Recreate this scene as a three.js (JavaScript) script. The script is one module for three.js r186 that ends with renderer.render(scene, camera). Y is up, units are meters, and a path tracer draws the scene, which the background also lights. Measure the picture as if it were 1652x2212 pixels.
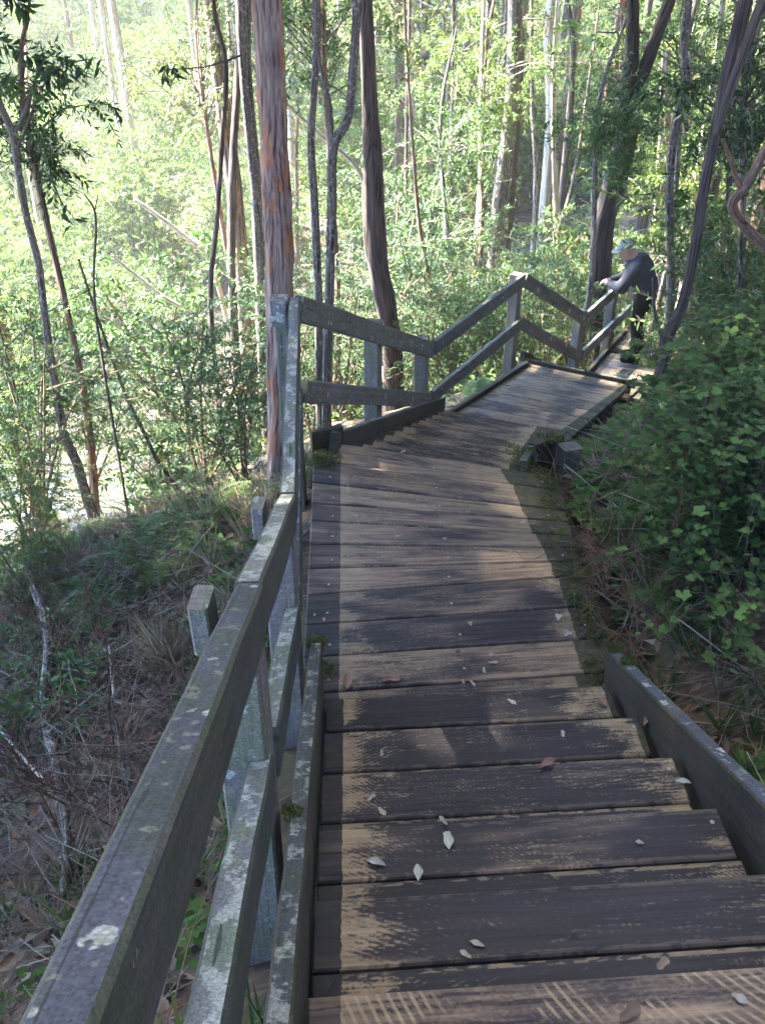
import * as THREE from 'three';
import { mergeGeometries } from 'three/addons/utils/BufferGeometryUtils.js';
import { Sky } from 'three/addons/objects/Sky.js';
import { MarchingCubes } from 'three/addons/objects/MarchingCubes.js';

// ---------------------------------------------------------------- camera, sky, sun, exposure
const scene = new THREE.Scene();
const PITCH = 33 * Math.PI / 180, EYE = 2.79;                 // landing boards lie at y = 0
const camera = new THREE.PerspectiveCamera(56, 764 / 1024, 0.05, 600);
camera.position.set(0, EYE, 0);
camera.rotation.set(-PITCH, 0, 0);
const SUN = new THREE.Vector3(-0.64, 0.70, -0.32).normalize();
const sky = new Sky();
sky.name = 'sky';
sky.scale.setScalar(500);
sky.userData = { kind: 'structure' };
{ const u = sky.material.uniforms; u.turbidity.value = 9; u.rayleigh.value = 0.45; u.mieCoefficient.value = 0.006; u.mieDirectionalG.value = 0.8; u.sunPosition.value.copy(SUN); }
scene.add(sky);
scene.environmentIntensity = 0.2;
const sun = new THREE.DirectionalLight(new THREE.Color(1, 0.92, 0.76), 5);
sun.name = 'sun';
sun.position.copy(SUN).multiplyScalar(60);
sun.castShadow = true;
sun.shadow.radius = 2.5;
sun.shadow.mapSize.set(4096, 4096);
Object.assign(sun.shadow.camera, { left: -40, right: 40, top: 40, bottom: -40, near: 1, far: 160 });
scene.add(sun, sun.target);
const renderer = new THREE.WebGLRenderer({ antialias: true });
renderer.shadowMap.enabled = true;
renderer.toneMapping = THREE.LinearToneMapping;
renderer.toneMappingExposure = 26;
scene.fog = new THREE.FogExp2(new THREE.Color(1.0, 0.98, 0.93), 0.0015);

// ---------------------------------------------------------------- helpers
const V = (x, y, z) => new THREE.Vector3(x, y, z);
const rng = (seed) => () => { seed = (seed + 0x6d2b79f5) | 0; let t = Math.imul(seed ^ (seed >>> 15), 1 | seed); t = (t + Math.imul(t ^ (t >>> 7), 61 | t)) ^ t; return ((t ^ (t >>> 14)) >>> 0) / 4294967296; };
const clamp = (x, a = 0, b = 1) => Math.min(b, Math.max(a, x));
const lerp = (a, b, t) => a + (b - a) * t;
const sstep = (a, b, x) => { const t = clamp((x - a) / (b - a)); return t * t * (3 - 2 * t); };
const hash = (x, y) => { let h = Math.imul(x, 374761393) ^ Math.imul(y, 668265263); h = Math.imul(h ^ (h >>> 13), 1274126177); return ((h ^ (h >>> 16)) >>> 0) / 4294967296; };
const noise = (x, y) => { const i = Math.floor(x), j = Math.floor(y); let u = x - i, v = y - j; u = u * u * (3 - 2 * u); v = v * v * (3 - 2 * v); return lerp(lerp(hash(i, j), hash(i + 1, j), u), lerp(hash(i, j + 1), hash(i + 1, j + 1), u), v); };
const fbm = (x, y, o = 4) => { let s = 0, a = 0.5, n = 0; for (let k = 0; k < o; k++) { s += a * noise(x, y); n += a; a *= 0.5; x = x * 2.03 + 17.1; y = y * 2.03 + 9.7; } return s / n; };
// a point seen at pixel (px, py) of the 1652 x 2212 photograph, at a level y or at a forward distance
const FPX = 2080, CP = Math.cos(PITCH), SP = Math.sin(PITCH);
const ray = (px, py) => { const u = (px - 826) / FPX, v = (py - 1106) / FPX; return V(u, -(SP + v * CP), -(CP - v * SP)); };
const onY = (px, py, y) => { const r = ray(px, py); return r.multiplyScalar((y - EYE) / r.y).add(camera.position); };
const onX = (px, py, X) => { const r = ray(px, py); return r.multiplyScalar(X / -r.z).add(camera.position); };
const depthOf = (p) => -p.z * CP + (EYE - p.y) * SP;
const used = new Map();
const numbered = (n) => { const k = used.get(n) ?? 0; used.set(n, k + 1); return k ? n + '_' + String(k).padStart(3, '0') : n; };
function tag(o, label, category, group, kind) { o.userData = { label, category }; if (group) o.userData.group = group; if (kind) o.userData.kind = kind; return o; }
function thing(name, label, category, pos = V(0, 0, 0), group) { const o = new THREE.Group(); o.name = numbered(name); o.position.copy(pos); tag(o, label, category, group); scene.add(o); return o; }
function part(name, geo, mat, parent) { const m = new THREE.Mesh(geo, mat); m.name = parent === scene ? numbered(name) : name; m.castShadow = m.receiveShadow = true; parent.add(m); return m; }
function copyOf(o, pos, turn, scale, label, group, category) {
  const c = o.clone(); c.name = numbered(o.name.replace(/_\d\d\d$/, '')); c.position.copy(pos); c.rotation.y = turn; if (scale.isVector3) c.scale.copy(scale); else c.scale.setScalar(scale);
  c.userData = { label, category: category ?? o.userData.category }; if (group) c.userData.group = group; scene.add(c); return c;
}
// textures
function tex(w, h, fn, srgb = true, wrap = THREE.MirroredRepeatWrapping) {
  const d = new Uint8Array(w * h * 4);
  for (let j = 0; j < h; j++) for (let i = 0; i < w; i++) { const c = fn((i + 0.5) / w, (j + 0.5) / h), o = (j * w + i) * 4; d[o] = clamp(c[0], 0, 255); d[o + 1] = clamp(c[1], 0, 255); d[o + 2] = clamp(c[2], 0, 255); d[o + 3] = 255; }
  const t = new THREE.DataTexture(d, w, h, THREE.RGBAFormat);
  t.magFilter = THREE.LinearFilter; t.minFilter = THREE.LinearMipmapLinearFilter; t.generateMipmaps = true; t.wrapS = t.wrapT = wrap; if (srgb) t.colorSpace = THREE.SRGBColorSpace; t.needsUpdate = true; return t;
}
const mixc = (a, b, t) => [lerp(a[0], b[0], t), lerp(a[1], b[1], t), lerp(a[2], b[2], t)];
const rep = (t, x, y) => { const c = t.clone(); c.repeat.set(x, y); c.needsUpdate = true; return c; };

// ---------------------------------------------------------------- terrain
const PATH = [[0.46, -6, 3.9], [0.42, -2.5, 2.45], [0.34, 2.75, 0.05], [0.26, 4.9, 0], [1.12, 8.2, -1.6], [2.0, 9.45, -1.6], [3.0, 10.7, -2.5], [3.8, 12.1, -2.5], [6.2, 16, -4.0], [9.5, 22, -5.2]];
function pathAt(x, X) {   // nearest point on the boardwalk's centre line: level, signed side distance (right positive)
  let best = 1e9, y = 0, s = 0;
  for (let i = 0; i + 1 < PATH.length; i++) {
    const [ax, aX, ay] = PATH[i], [bx, bX, by] = PATH[i + 1], dx = bx - ax, dX = bX - aX, L = dx * dx + dX * dX;
    const t = clamp(((x - ax) * dx + (X - aX) * dX) / L), ex = x - ax - t * dx, eX = X - aX - t * dX, e = Math.hypot(ex, eX);
    if (e < best) { best = e; y = lerp(ay, by, t); s = e * Math.sign(ex * dX - eX * dx); }
  }
  return [y, s];
}
const RIVER = [[-40, 6], [-14, 10.5], [-8, 13.5], [-4, 18], [1, 25], [8, 30], [22, 36], [60, 50]];
function riverAt(x, X) {
  let best = 1e9, s = 0;
  for (let i = 0; i + 1 < RIVER.length; i++) {
    const [ax, aX] = RIVER[i], [bx, bX] = RIVER[i + 1], dx = bx - ax, dX = bX - aX;
    const t = clamp(((x - ax) * dx + (X - aX) * dX) / (dx * dx + dX * dX)), ex = x - ax - t * dx, eX = X - aX - t * dX, e = Math.hypot(ex, eX);
    if (e < best) { best = e; s = e * Math.sign(ex * dX - eX * dx); }
  }
  return s;   // right of the flow (our bank) positive
}
const WATER = -6.2;
function groundY(x, z) {
  const X = -z, r = riverAt(x, X), d = Math.abs(r), bump = (fbm(x * 0.9 + 40, X * 0.9 + 12, 4) - 0.5) * 0.45 + (fbm(x * 0.16, X * 0.16 + 3, 2) - 0.5) * 1.2 * sstep(8, 30, Math.hypot(x, X));
  let g;
  if (r > 0) {
    const [y, s] = pathAt(x, X), off = Math.max(0, Math.abs(s) - 0.62);
    g = y - (s > 0 ? 0.2 : 0.28) + (s > 0 ? Math.min(off * 0.52, 2 + off * 0.25) : -Math.min(off * 0.47, 1.2 + off * 0.34)) + bump * sstep(0, 0.8, off);
    g = Math.max(g, WATER - 0.2 + (d - 3.6) * 0.12);
  } else g = WATER + 0.15 + Math.max(0, d - 3.6) * 0.13 + Math.max(0, d - 30) * 0.12 + bump;
  return Math.min(g, WATER - 0.5 + Math.max(0, d - 3.1) * 0.75 + (d > 3.1 ? bump * 0.3 : 0) + Math.max(0, d - 6) * 3);
}
function groundHit(px, py, lift = 0) {
  const r = ray(px, py);
  for (let t = 0.6; t < 60; t += 0.02) { const x = r.x * t, y = EYE + r.y * t, z = r.z * t; if (y < groundY(x, z)) return V(x, groundY(x, z) + lift, z); }
  return onX(px, py, 30);
}
const T = {};
T.soil = tex(512, 512, (u, v) => {
  const n = fbm(u * 14, v * 14, 5), m = fbm(u * 70 + 5, v * 70, 3), f = fbm(u * 30 + 31, v * 140 + 7, 3);
  let c = mixc([42, 32, 24], [90, 70, 52], sstep(0.3, 0.7, n) * 0.6 + m * 0.4);
  if (f > 0.62) c = mixc(c, [112, 96, 80], 0.6);
  return mixc(c, [52, 62, 30], sstep(0.55, 0.75, fbm(u * 6 + 9, v * 6 + 2, 3)) * 0.5);
});
const M = {};
M.soil = new THREE.MeshStandardMaterial({ map: T.soil, bumpMap: T.soil, bumpScale: 0.03, roughness: 1 });
{
  const NX = 190, NZ = 210, pos = [], uv = [], idx = [];
  const gx = (t) => 3.2 + Math.sign(t) * (Math.abs(t) * 9 + Math.pow(Math.abs(t), 4) * 150) - 3.4, gz = (t) => -24 + t * 46 + Math.pow(t, 5) * 160;
  for (let j = 0; j <= NZ; j++) for (let i = 0; i <= NX; i++) { const x = gx(i / NX * 2 - 1), X = gz(j / NZ); pos.push(x, groundY(x, -X), -X); uv.push(x / 1.6, X / 1.6); }
  for (let j = 0; j < NZ; j++) for (let i = 0; i < NX; i++) { const a = j * (NX + 1) + i; idx.push(a, a + 1, a + NX + 1, a + 1, a + NX + 2, a + NX + 1); }
  const g = new THREE.BufferGeometry(); g.setAttribute('position', new THREE.Float32BufferAttribute(pos, 3)); g.setAttribute('uv', new THREE.Float32BufferAttribute(uv, 2)); g.setIndex(idx); g.computeVertexNormals();
  const m = part('ground', g, M.soil, scene); tag(m, 'brown leaf-strewn hillside falling to the river', 'ground', undefined, 'structure');
  // river
  T.ripple = tex(256, 256, (u, v) => { const n = fbm(u * 9, v * 26, 4) * 255; return [n, n, n]; }, false);
  M.water = new THREE.MeshPhysicalMaterial({ color: new THREE.Color(0.05, 0.045, 0.03), roughness: 0.16, bumpMap: T.ripple, bumpScale: 0.12, ior: 1.33, specularIntensity: 1 });
  const wp = [], wu = [], wi = [];
  RIVER.forEach(([x, X], k) => {
    const [px, pX] = RIVER[Math.max(0, k - 1)], [nx, nX] = RIVER[Math.min(RIVER.length - 1, k + 1)], L = Math.hypot(nx - px, nX - pX), ax = (nX - pX) / L, aX = -(nx - px) / L;
    for (const s of [-6, 6]) { wp.push(x + ax * s, WATER, -(X + aX * s)); wu.push((x + ax * s) / 4, (X + aX * s) / 4); }
    if (k) { const a = 2 * k; wi.push(a - 2, a - 1, a, a - 1, a + 1, a); }
  });
  const w = new THREE.BufferGeometry(); w.setAttribute('position', new THREE.Float32BufferAttribute(wp, 3)); w.setAttribute('uv', new THREE.Float32BufferAttribute(wu, 2)); w.setIndex(wi); w.computeVertexNormals();
  tag(part('river', w, M.water, scene), 'pale rippled river glinting between the trees below', 'river', undefined, 'structure');
}

// ---------------------------------------------------------------- timber
// lichen and weathered wood, u along the grain (2.4 m per repeat), v across (0.6 m)
function spots(x, y, f, chance, seed) {   // round ragged lichen rosettes: 0..1
  let best = 0; const X = x * f, Y = y * f, i = Math.floor(X), j = Math.floor(Y);
  for (let a = -1; a <= 1; a++) for (let b = -1; b <= 1; b++) {
    const h = hash(i + a + seed * 57, j + b); if (h > chance) continue;
    const cx = i + a + hash(i + a, j + b + seed * 31), cy = j + b + hash(i + a + 91, j + b + seed), r = 0.12 + 0.27 * hash(i + a + 5, j + b + 77);
    const d = Math.hypot(X - cx, Y - cy) + (fbm(X * 4 + seed, Y * 4, 3) - 0.5) * 0.5; best = Math.max(best, sstep(r, r - 0.07, d));
  }
  return best;
}
function woodTex(base, dark, lichen, amount, rosettes, seed) {
  return tex(2048, 512, (u, v) => {
    const x = u * 2.4, y = v * 0.6;
    const g = fbm(x * 5 + seed, y * 170 + seed, 4), l = fbm(x * 3.4 + seed, y * 14, 4), crack = noise(x * 2.5 + seed * 3, y * 190), fine = fbm(x * 130 + seed, y * 130, 3);
    let c = mixc(dark, base, clamp(g * 0.7 + l * 0.6 + fine * 0.35 - 0.35));
    if (crack > 0.9) c = mixc(c, [24, 23, 24], 0.5);
    c = mixc(c, [c[0] * 0.86, c[1] * 1.0, c[2] * 0.74], sstep(0.42, 0.68, fbm(x * 11 + 3, y * 18 + seed, 4)) * 0.6);
    const p = fbm(x * 16 + seed * 7, y * 26 + 3, 5) + (fbm(x * 90, y * 90 + seed, 3) - 0.5) * 0.45;   // crusty film
    c = mixc(c, mixc(lichen, [158, 160, 144], fbm(x * 60, y * 60, 2)), sstep(0.76 - amount * 0.5, 0.84 - amount * 0.3, p) * 0.75);
    const r = Math.max(spots(x, y, 13, rosettes, seed), spots(x + 3, y + 1, 22, rosettes * 1.3, seed + 3) * 0.9);
    c = mixc(c, mixc([206, 208, 200], [168, 174, 148], fine), r * 0.75 * (0.6 + 0.8 * fine));
    const q = fbm(x * 48 + seed, y * 48 + 8, 4); c = mixc(c, [138, 138, 116], sstep(0.66, 0.74, q) * (amount < -0.15 ? 0.12 : 0.5));
    const dust = fbm(x * 300 + seed, y * 300, 2), pit = noise(x * 420, y * 420 + seed); c = c.map((k) => k * (0.72 + dust * 0.5) * (pit > 0.86 ? 0.75 : 1));
    return c;
  });
}
const woodMat = (t, rough = 0.9) => new THREE.MeshStandardMaterial({ map: t, bumpMap: t, bumpScale: 0.004, roughness: rough });
M.railTop = woodMat(woodTex([86, 88, 97], [52, 54, 63], [150, 152, 150], -0.12, 0.05, 1));
M.railPale = woodMat(woodTex([134, 132, 130], [92, 91, 91], [202, 202, 198], 0.52, 0.08, 5));
M.railSide = woodMat(woodTex([86, 86, 80], [46, 47, 45], [112, 116, 98], -0.2, 0.0, 9));
M.post = woodMat(woodTex([140, 131, 125], [92, 85, 82], [150, 146, 134], 0.0, 0.004, 13));
M.farRail = woodMat(woodTex([124, 118, 115], [76, 74, 73], [150, 152, 138], 0.05, 0.03, 21));
M.kerb = woodMat(woodTex([92, 92, 96], [58, 58, 62], [160, 162, 154], 0.34, 0.10, 27));
M.kerbMoss = woodMat(woodTex([82, 70, 55], [40, 35, 28], [60, 62, 36], -0.2, 0.0, 33));

// a sawn timber from a to b (centre of its top face), square cut, with eased arrises; uv in metres; faces: 0 top, 1 sides
let timberSeed = 1;
function timber(a, b, w, h, { side = null, seg = 0.22, wob = 0.0025, ends = [0, 0] } = {}) {
  const dir = b.clone().sub(a), L = dir.length(); dir.normalize();
  const across = (side ? side.clone() : V(-dir.z, 0, dir.x)).normalize(), up = across.clone().cross(dir).normalize(); if (Math.abs(up.y) > 0.2 && up.y < 0) { up.negate(); }
  const c = Math.min(0.007, w * 0.12), R = rng(timberSeed++ * 97 + 5), uo = R() * 2, vo = R();
  const prof = [[-w / 2 + c, 0], [w / 2 - c, 0], [w / 2, -c], [w / 2, -h + c], [w / 2 - c, -h], [-w / 2 + c, -h], [-w / 2, -h + c], [-w / 2, -c]];
  const n = Math.max(1, Math.ceil(L / seg)), pos = [], uv = [], top = [], rest = [];
  let per = [0]; for (let k = 0; k < 8; k++) { const p = prof[k], q = prof[(k + 1) % 8]; per.push(per[k] + Math.hypot(p[0] - q[0], p[1] - q[1])); }
  const at = (t, k, j) => { const wv = j.slice(); const skew = t === 0 ? ends[0] : t === 1 ? ends[1] : 0; return a.clone().addScaledVector(dir, L * t + skew * (prof[k][1] / h)).addScaledVector(across, prof[k][0] + wv[0]).addScaledVector(up, prof[k][1] + wv[1]); };
  const js = []; for (let i = 0; i <= n; i++) js.push([(R() - 0.5) * 2 * wob, (R() - 0.5) * 2 * wob]);
  const push = (p, u, v) => { pos.push(p.x, p.y, p.z); uv.push((u + uo) / 2.4, (v + vo) / 0.6); return pos.length / 3 - 1; };
  for (let k = 0; k < 8; k++) {
    const k2 = (k + 1) % 8, list = k === 0 ? top : rest;
    for (let i = 0; i < n; i++) {
      const A = push(at(i / n, k, js[i]), i / n * L, per[k]), B = push(at((i + 1) / n, k, js[i + 1]), (i + 1) / n * L, per[k]), C = push(at((i + 1) / n, k2, js[i + 1]), (i + 1) / n * L, per[k + 1]), D = push(at(i / n, k2, js[i]), i / n * L, per[k + 1]);
      list.push(A, B, C, A, C, D);
    }
  }
  for (const e of [0, 1]) {
    const ring = prof.map((p, k) => push(at(e, k, js[e ? n : 0]), p[0] * 3, p[1]));
    for (let k = 1; k < 7; k++) rest.push(ring[0], e ? ring[k + 1] : ring[k], e ? ring[k] : ring[k + 1]);
  }
  const g = new THREE.BufferGeometry(); g.setAttribute('position', new THREE.Float32BufferAttribute(pos, 3)); g.setAttribute('uv', new THREE.Float32BufferAttribute(uv, 2));
  // face outwards whatever the handedness
  const flip = across.clone().cross(up).dot(dir) < 0; const fix = (l) => { if (flip) for (let i = 0; i < l.length; i += 3) { const t = l[i]; l[i] = l[i + 1]; l[i + 1] = t; } };
  fix(top); fix(rest);
  g.setIndex([...top, ...rest]); g.addGroup(0, top.length, 0); g.addGroup(top.length, rest.length, 1); g.computeVertexNormals(); return g;
}
const post = (x, z, y0, y1, w, d, turn, lean = 0) => timber(V(x + lean, y1, z), V(x, y0, z), w, d, { side: V(Math.cos(turn), 0, -Math.sin(turn)), seg: 0.5 });
// posts run down their length: the "top" face is the one that looks back along the walk; use one material on both

// ---------------------------------------------------------------- the deck boards and their worn sand-coloured paint
// one sheet of surface for the upper flight and landing: a = metres right of the paint's left edge (-0.25..1.25), s = metres along the boards
const boards = [];   // { s0, s1, aR, wear, dark, tone, left }
const SMAX = 5.0;
function surfaceTex(list, smax, seed) {
  const W = 1024, Hh = 2048, hgt = new Float32Array(W * Hh);
  const byRow = []; for (let j = 0; j < Hh; j++) { const s = (j + 0.5) / Hh * smax; byRow.push(list.find((b) => s >= b.s0 && s < b.s1) ?? list[list.length - 1]); }
  const t = tex(W, Hh, (u, v) => {
    const a = u * 1.5 - 0.25, s = v * smax, j = Math.min(Hh - 1, Math.floor(v * Hh)), i = Math.min(W - 1, Math.floor(u * W)), b = byRow[j];
    const sd = b.seed, grain = fbm(a * 7 + sd, s * 170 + sd, 4), fig = fbm(a * 2.2 + sd * 1.7, s * 26 + fbm(a * 3, s * 5 + sd, 2) * 1.4, 3), low = fbm(a * 3.1 + sd, s * 9 + sd, 3);
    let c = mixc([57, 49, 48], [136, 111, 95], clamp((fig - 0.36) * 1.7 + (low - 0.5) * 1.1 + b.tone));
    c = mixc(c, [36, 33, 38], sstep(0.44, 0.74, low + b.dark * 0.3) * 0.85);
    const line = noise(a * 1.8 + sd, s * 120 + fig * 5); if (line > 0.82) c = mixc(c, [26, 23, 26], 0.6);
    const vein = noise(a * 2.6 + sd * 5, s * 330 + fig * 9); c = c.map((x) => x * (0.72 + grain * 0.36 + vein * 0.2));
    // paint
    const e = Math.min(a * b.keepL, (b.aR - a) * b.keepR);
    let k = 0;
    if (a > (fbm(s * 40, sd, 2) - 0.5) * 0.006 && a < b.aR + (fbm(s * 30, sd + 4, 2) - 0.5) * 0.01) {
      const lean = (hash(Math.floor(sd * 10), 3) < 0.5 ? -1 : 1) * (0.35 + 0.4 * hash(Math.floor(sd * 10), 9)), sh = s + (a > 0.5 ? lean : -lean) * a + a * a * 0.3;
      const cut = Math.sin((sh + (fbm(a * 9, s * 9, 2) - 0.5) * 0.02) * 6.283 / 0.0145) * 0.5 + 0.5, mod = sstep(0.3, 0.65, fbm(a * 4 + sd, s * 6 + 3, 2));
      const streak = fbm(a * 16 + sd * 2, s * 190 + sd, 4), patch = fbm(a * 9 + sd * 3, s * 16 + sd, 4), fine = fbm(a * 150, s * 220 + sd, 3);
      const wear = b.wear * sstep(-0.06, 0.17, e + (patch - 0.5) * 0.30) + (streak - 0.5) * 0.85 + (cut - 0.5) * 0.3 * mod + (low - 0.5) * 0.65 + (fine - 0.5) * 0.7;
      k = (1 - sstep(0.26, 0.84, wear)) * (b.cover ?? 0.9);
      const edge = Math.min(Math.abs(s - b.s0), Math.abs(s - b.s1));
      if (edge < 0.014 && b.rim) k = Math.max(k, b.rim * sstep(0.5, 0.66, fbm(a * 40, s * 120, 3) + sstep(0.3, 0.9, a) * 0.25));
      if (b.arc) { const cx = a - 1.5, cy = s - b.s0 - 0.75, ring = Math.sin(Math.hypot(cx, cy) * 6.283 / 0.021) * 0.5 + 0.5; k = Math.max(k * 0.6, sstep(0.62, 0.8, ring + (fine - 0.5) * 0.5) * sstep(0.42, 0.58, patch * 0.6 + mod * 0.25 + Math.abs(a - 0.5) * 0.35) * 0.9); }
    } else {
      const moss = sstep(0.42, 0.62, fbm(a * 22 + sd, s * 22, 3) + (a > 0.5 ? 0.2 : 0.02) + (a > b.aR + 0.1 ? 0.14 : 0));
      c = mixc(c.map((x) => x * 0.85), mixc([46, 43, 36], [66, 66, 34], sstep(0.4, 0.65, fbm(a * 60, s * 60 + sd, 3))), moss * (a > 0.5 ? 0.8 : 0.35));
    }
    const pc = mixc([136, 116, 92], [170, 148, 116], fbm(a * 40, s * 40, 3));
    c = mixc(c, pc.map((x) => x * (0.76 + grain * 0.3 + vein * 0.1)), k);
    hgt[j * W + i] = clamp(grain * 0.5 + k * 0.3 + (line > 0.84 ? -0.3 : 0) + 0.15);
    return c;
  }, true, THREE.ClampToEdgeWrapping);
  const bt = tex(W, Hh, (u, v) => { const h = hgt[Math.min(Hh - 1, Math.floor(v * Hh)) * W + Math.min(W - 1, Math.floor(u * W))] * 255; return [h, h, h]; }, false, THREE.ClampToEdgeWrapping);
  return new THREE.MeshStandardMaterial({ map: t, bumpMap: bt, bumpScale: 0.003, roughness: 0.82 });
}
// a board from its four top corners (near-left, near-right, far-right, far-left), eased edges
function board(nl, nr, fr, fl, th, aL, info, smax) {
  const c = 0.005, mid = nl.clone().add(nr).add(fr).add(fl).multiplyScalar(0.25);
  const inset = (p, q, r) => p.clone().addScaledVector(q.clone().sub(p).normalize(), c).addScaledVector(r.clone().sub(p).normalize(), c);
  const top = [inset(nl, nr, fl), inset(nr, nl, fr), inset(fr, fl, nr), inset(fl, fr, nl)], rim = [nl, nr, fr, fl].map((p) => p.clone().setY(p.y - c)), bot = [nl, nr, fr, fl].map((p) => p.clone().setY(p.y - th));
  const pos = [], uv = [], idx = [], len = nl.distanceTo(nr), lenF = fl.distanceTo(fr);
  const U = [aL, aL + len, aL + lenF, aL], S = [info.s0 + 0.003, info.s0 + 0.003, info.s1 - 0.003, info.s1 - 0.003];
  const put = (p, k, ds = 0) => { pos.push(p.x, p.y, p.z); uv.push((U[k] + 0.25) / 1.5, (S[k] + ds) / smax); return pos.length / 3 - 1; };
  const quad = (a, b, cc, d) => idx.push(a, b, cc, a, cc, d);
  quad(put(top[0], 0), put(top[1], 1), put(top[2], 2), put(top[3], 3));
  for (let k = 0; k < 4; k++) { const k2 = (k + 1) % 4; quad(put(rim[k], k), put(rim[k2], k2), put(top[k2], k2), put(top[k], k)); }
  for (let k = 0; k < 4; k++) { const k2 = (k + 1) % 4, s = k === 2 ? -0.03 : k === 0 ? 0.03 : 0; quad(put(bot[k], k, s), put(bot[k2], k2, s), put(rim[k2], k2), put(rim[k], k)); }
  quad(put(bot[3], 3), put(bot[2], 2), put(bot[1], 1), put(bot[0], 0));
  const g = new THREE.BufferGeometry(); g.setAttribute('position', new THREE.Float32BufferAttribute(pos, 3)); g.setAttribute('uv', new THREE.Float32BufferAttribute(uv, 2)); g.setIndex(idx); g.computeVertexNormals(); return g;
}
const G_ = 0.3255, R_ = 0.147;                          // going and rise of the upper flight
const screwGeo = new THREE.CylinderGeometry(0.0065, 0.0065, 0.003, 8), screws = [[], [], []];
const screwAt = (p, n) => { const g = screwGeo.clone(); g.translate(p.x, p.y + 0.0012, p.z); screws[n].push(g); };
const upper = [];                                        // jobs: boards waiting for their material
let sNow = 0; const Rb = rng(77);
function queue(list, parent, corners, th, aL, info) { const w = corners[0].distanceTo(corners[3]); info.s0 = info.s; info.s1 = info.s + w; info.seed = 3 + list.length * 2.37; list.push({ parent, corners, th, aL, info }); return info.s1; }
const noseL = (k) => V(-0.157 + (5 - k) * 0.0131, 0.147 + (5 - k) * R_, -(2.746 - (5 - k) * G_));
const noseDir = V(0.9975, 0, -0.0705);                   // along a nosing, right end a little farther
const flightA = thing('stair_flight', 'upper flight of weathered timber stairs with worn sand-coloured paint, nearest the viewer', 'stairs', V(0, 0, 0));
const landA = thing('boardwalk_landing', 'timber landing at the foot of the nearest flight, scattered with dry leaves', 'boardwalk', V(0, 0, 0));
for (let k = 5; k >= -6; k--) {                          // treads: a front board and a back board each
  const back = V(0.0131, 0, G_).normalize(), n0 = noseL(k), aL = 0.062, wid = 1.045 + (5 - k) * 0.012;
  let o = 0;
  [[0.176 + (Rb() - 0.5) * 0.012, 'front'], [0.178, 'back']].forEach(([w, which]) => {
    const tilt = (Rb() - 0.5) * 0.004, f = n0.clone().addScaledVector(back, o), b = n0.clone().addScaledVector(back, o + w);
    const corner = (p, a, dy) => p.clone().addScaledVector(noseDir, a).setY(p.y + dy);
    const end = wid + (Rb() - 0.5) * 0.02, c = [corner(b, -aL, -tilt), corner(b, end, -tilt), corner(f, end, tilt), corner(f, -aL, tilt)];
    const front = which === 'front';
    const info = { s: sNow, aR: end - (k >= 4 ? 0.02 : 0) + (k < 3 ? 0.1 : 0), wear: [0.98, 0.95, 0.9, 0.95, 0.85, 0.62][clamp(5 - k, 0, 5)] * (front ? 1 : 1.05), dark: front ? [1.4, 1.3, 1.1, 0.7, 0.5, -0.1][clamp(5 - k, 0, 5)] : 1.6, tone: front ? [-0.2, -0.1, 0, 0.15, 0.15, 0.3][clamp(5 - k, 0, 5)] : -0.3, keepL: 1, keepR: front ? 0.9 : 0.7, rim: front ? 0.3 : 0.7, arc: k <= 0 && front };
    if (k >= -1) { sNow = queue(upper, flightA, c, 0.045, -aL, info); } else { info.s = 2.0; queue(upper, flightA, c, 0.045, -aL, info); }
    if (front) screwAt(corner(f, end - 0.03, tilt).addScaledVector(back, 0.05), 0);
    o += w + 0.006;
  });
}
// landing: joints given by where they cross the deck's left and right sides (photograph pixels on the landing's level)
const z7 = (x, y) => [(760 + 0.4843 * x) * 0.8604, (1100 + 0.4843 * y) * 0.8604];
const joints = [[[180, 1420], [1440, 1335]], [[180, 1310], [1430, 1220]], [[180, 1122], [1400, 1043]], [[30, 962], [1400, 872]], [[80, 803], [1350, 715]], [[60, 672], [1330, 635]], [[70, 545], [1300, 562]], [[40, 425], [1280, 495]], [[40, 333], [1250, 420]], [[60, 228], [1310, 365]], [[100, 120], [1300, 262]], [[165, 20], [1150, 172]]];
const sideOf = (j, t) => { const a = onY(...z7(...j[0]), 0), b = onY(...z7(...j[1]), 0), d = b.clone().sub(a); return a.addScaledVector(d, t(a, d)); };
const leftX = (X) => -0.33 - (X - 2.9) * 0.035;
const outer = [[2.4, 1.0], [2.95, 1.0], [3.3, 1.0], [3.72, 0.98], [4.2, 0.97], [4.6, 0.99], [4.9, 0.86], [5.4, 0.86]];
const rightX = (X) => { for (let i = 0; i + 1 < outer.length; i++) if (X <= outer[i + 1][0]) return lerp(outer[i][1], outer[i + 1][1], clamp((X - outer[i][0]) / (outer[i + 1][0] - outer[i][0]))); return 0.86; };
const paintL = (X) => -0.185 - (X - 3) * 0.03, paintR = [0.80, 0.84, 0.86, 0.86, 0.84, 0.83, 0.82, 0.80, 0.80, 0.80, 0.78, 0.80];
const edgeOf = (j, f) => sideOf(j, (a, d) => { let t = 0; for (let k = 0; k < 8; k++) { const X = -(a.z + d.z * t); t = (f(X) - a.x) / d.x; } return t; });
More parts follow.
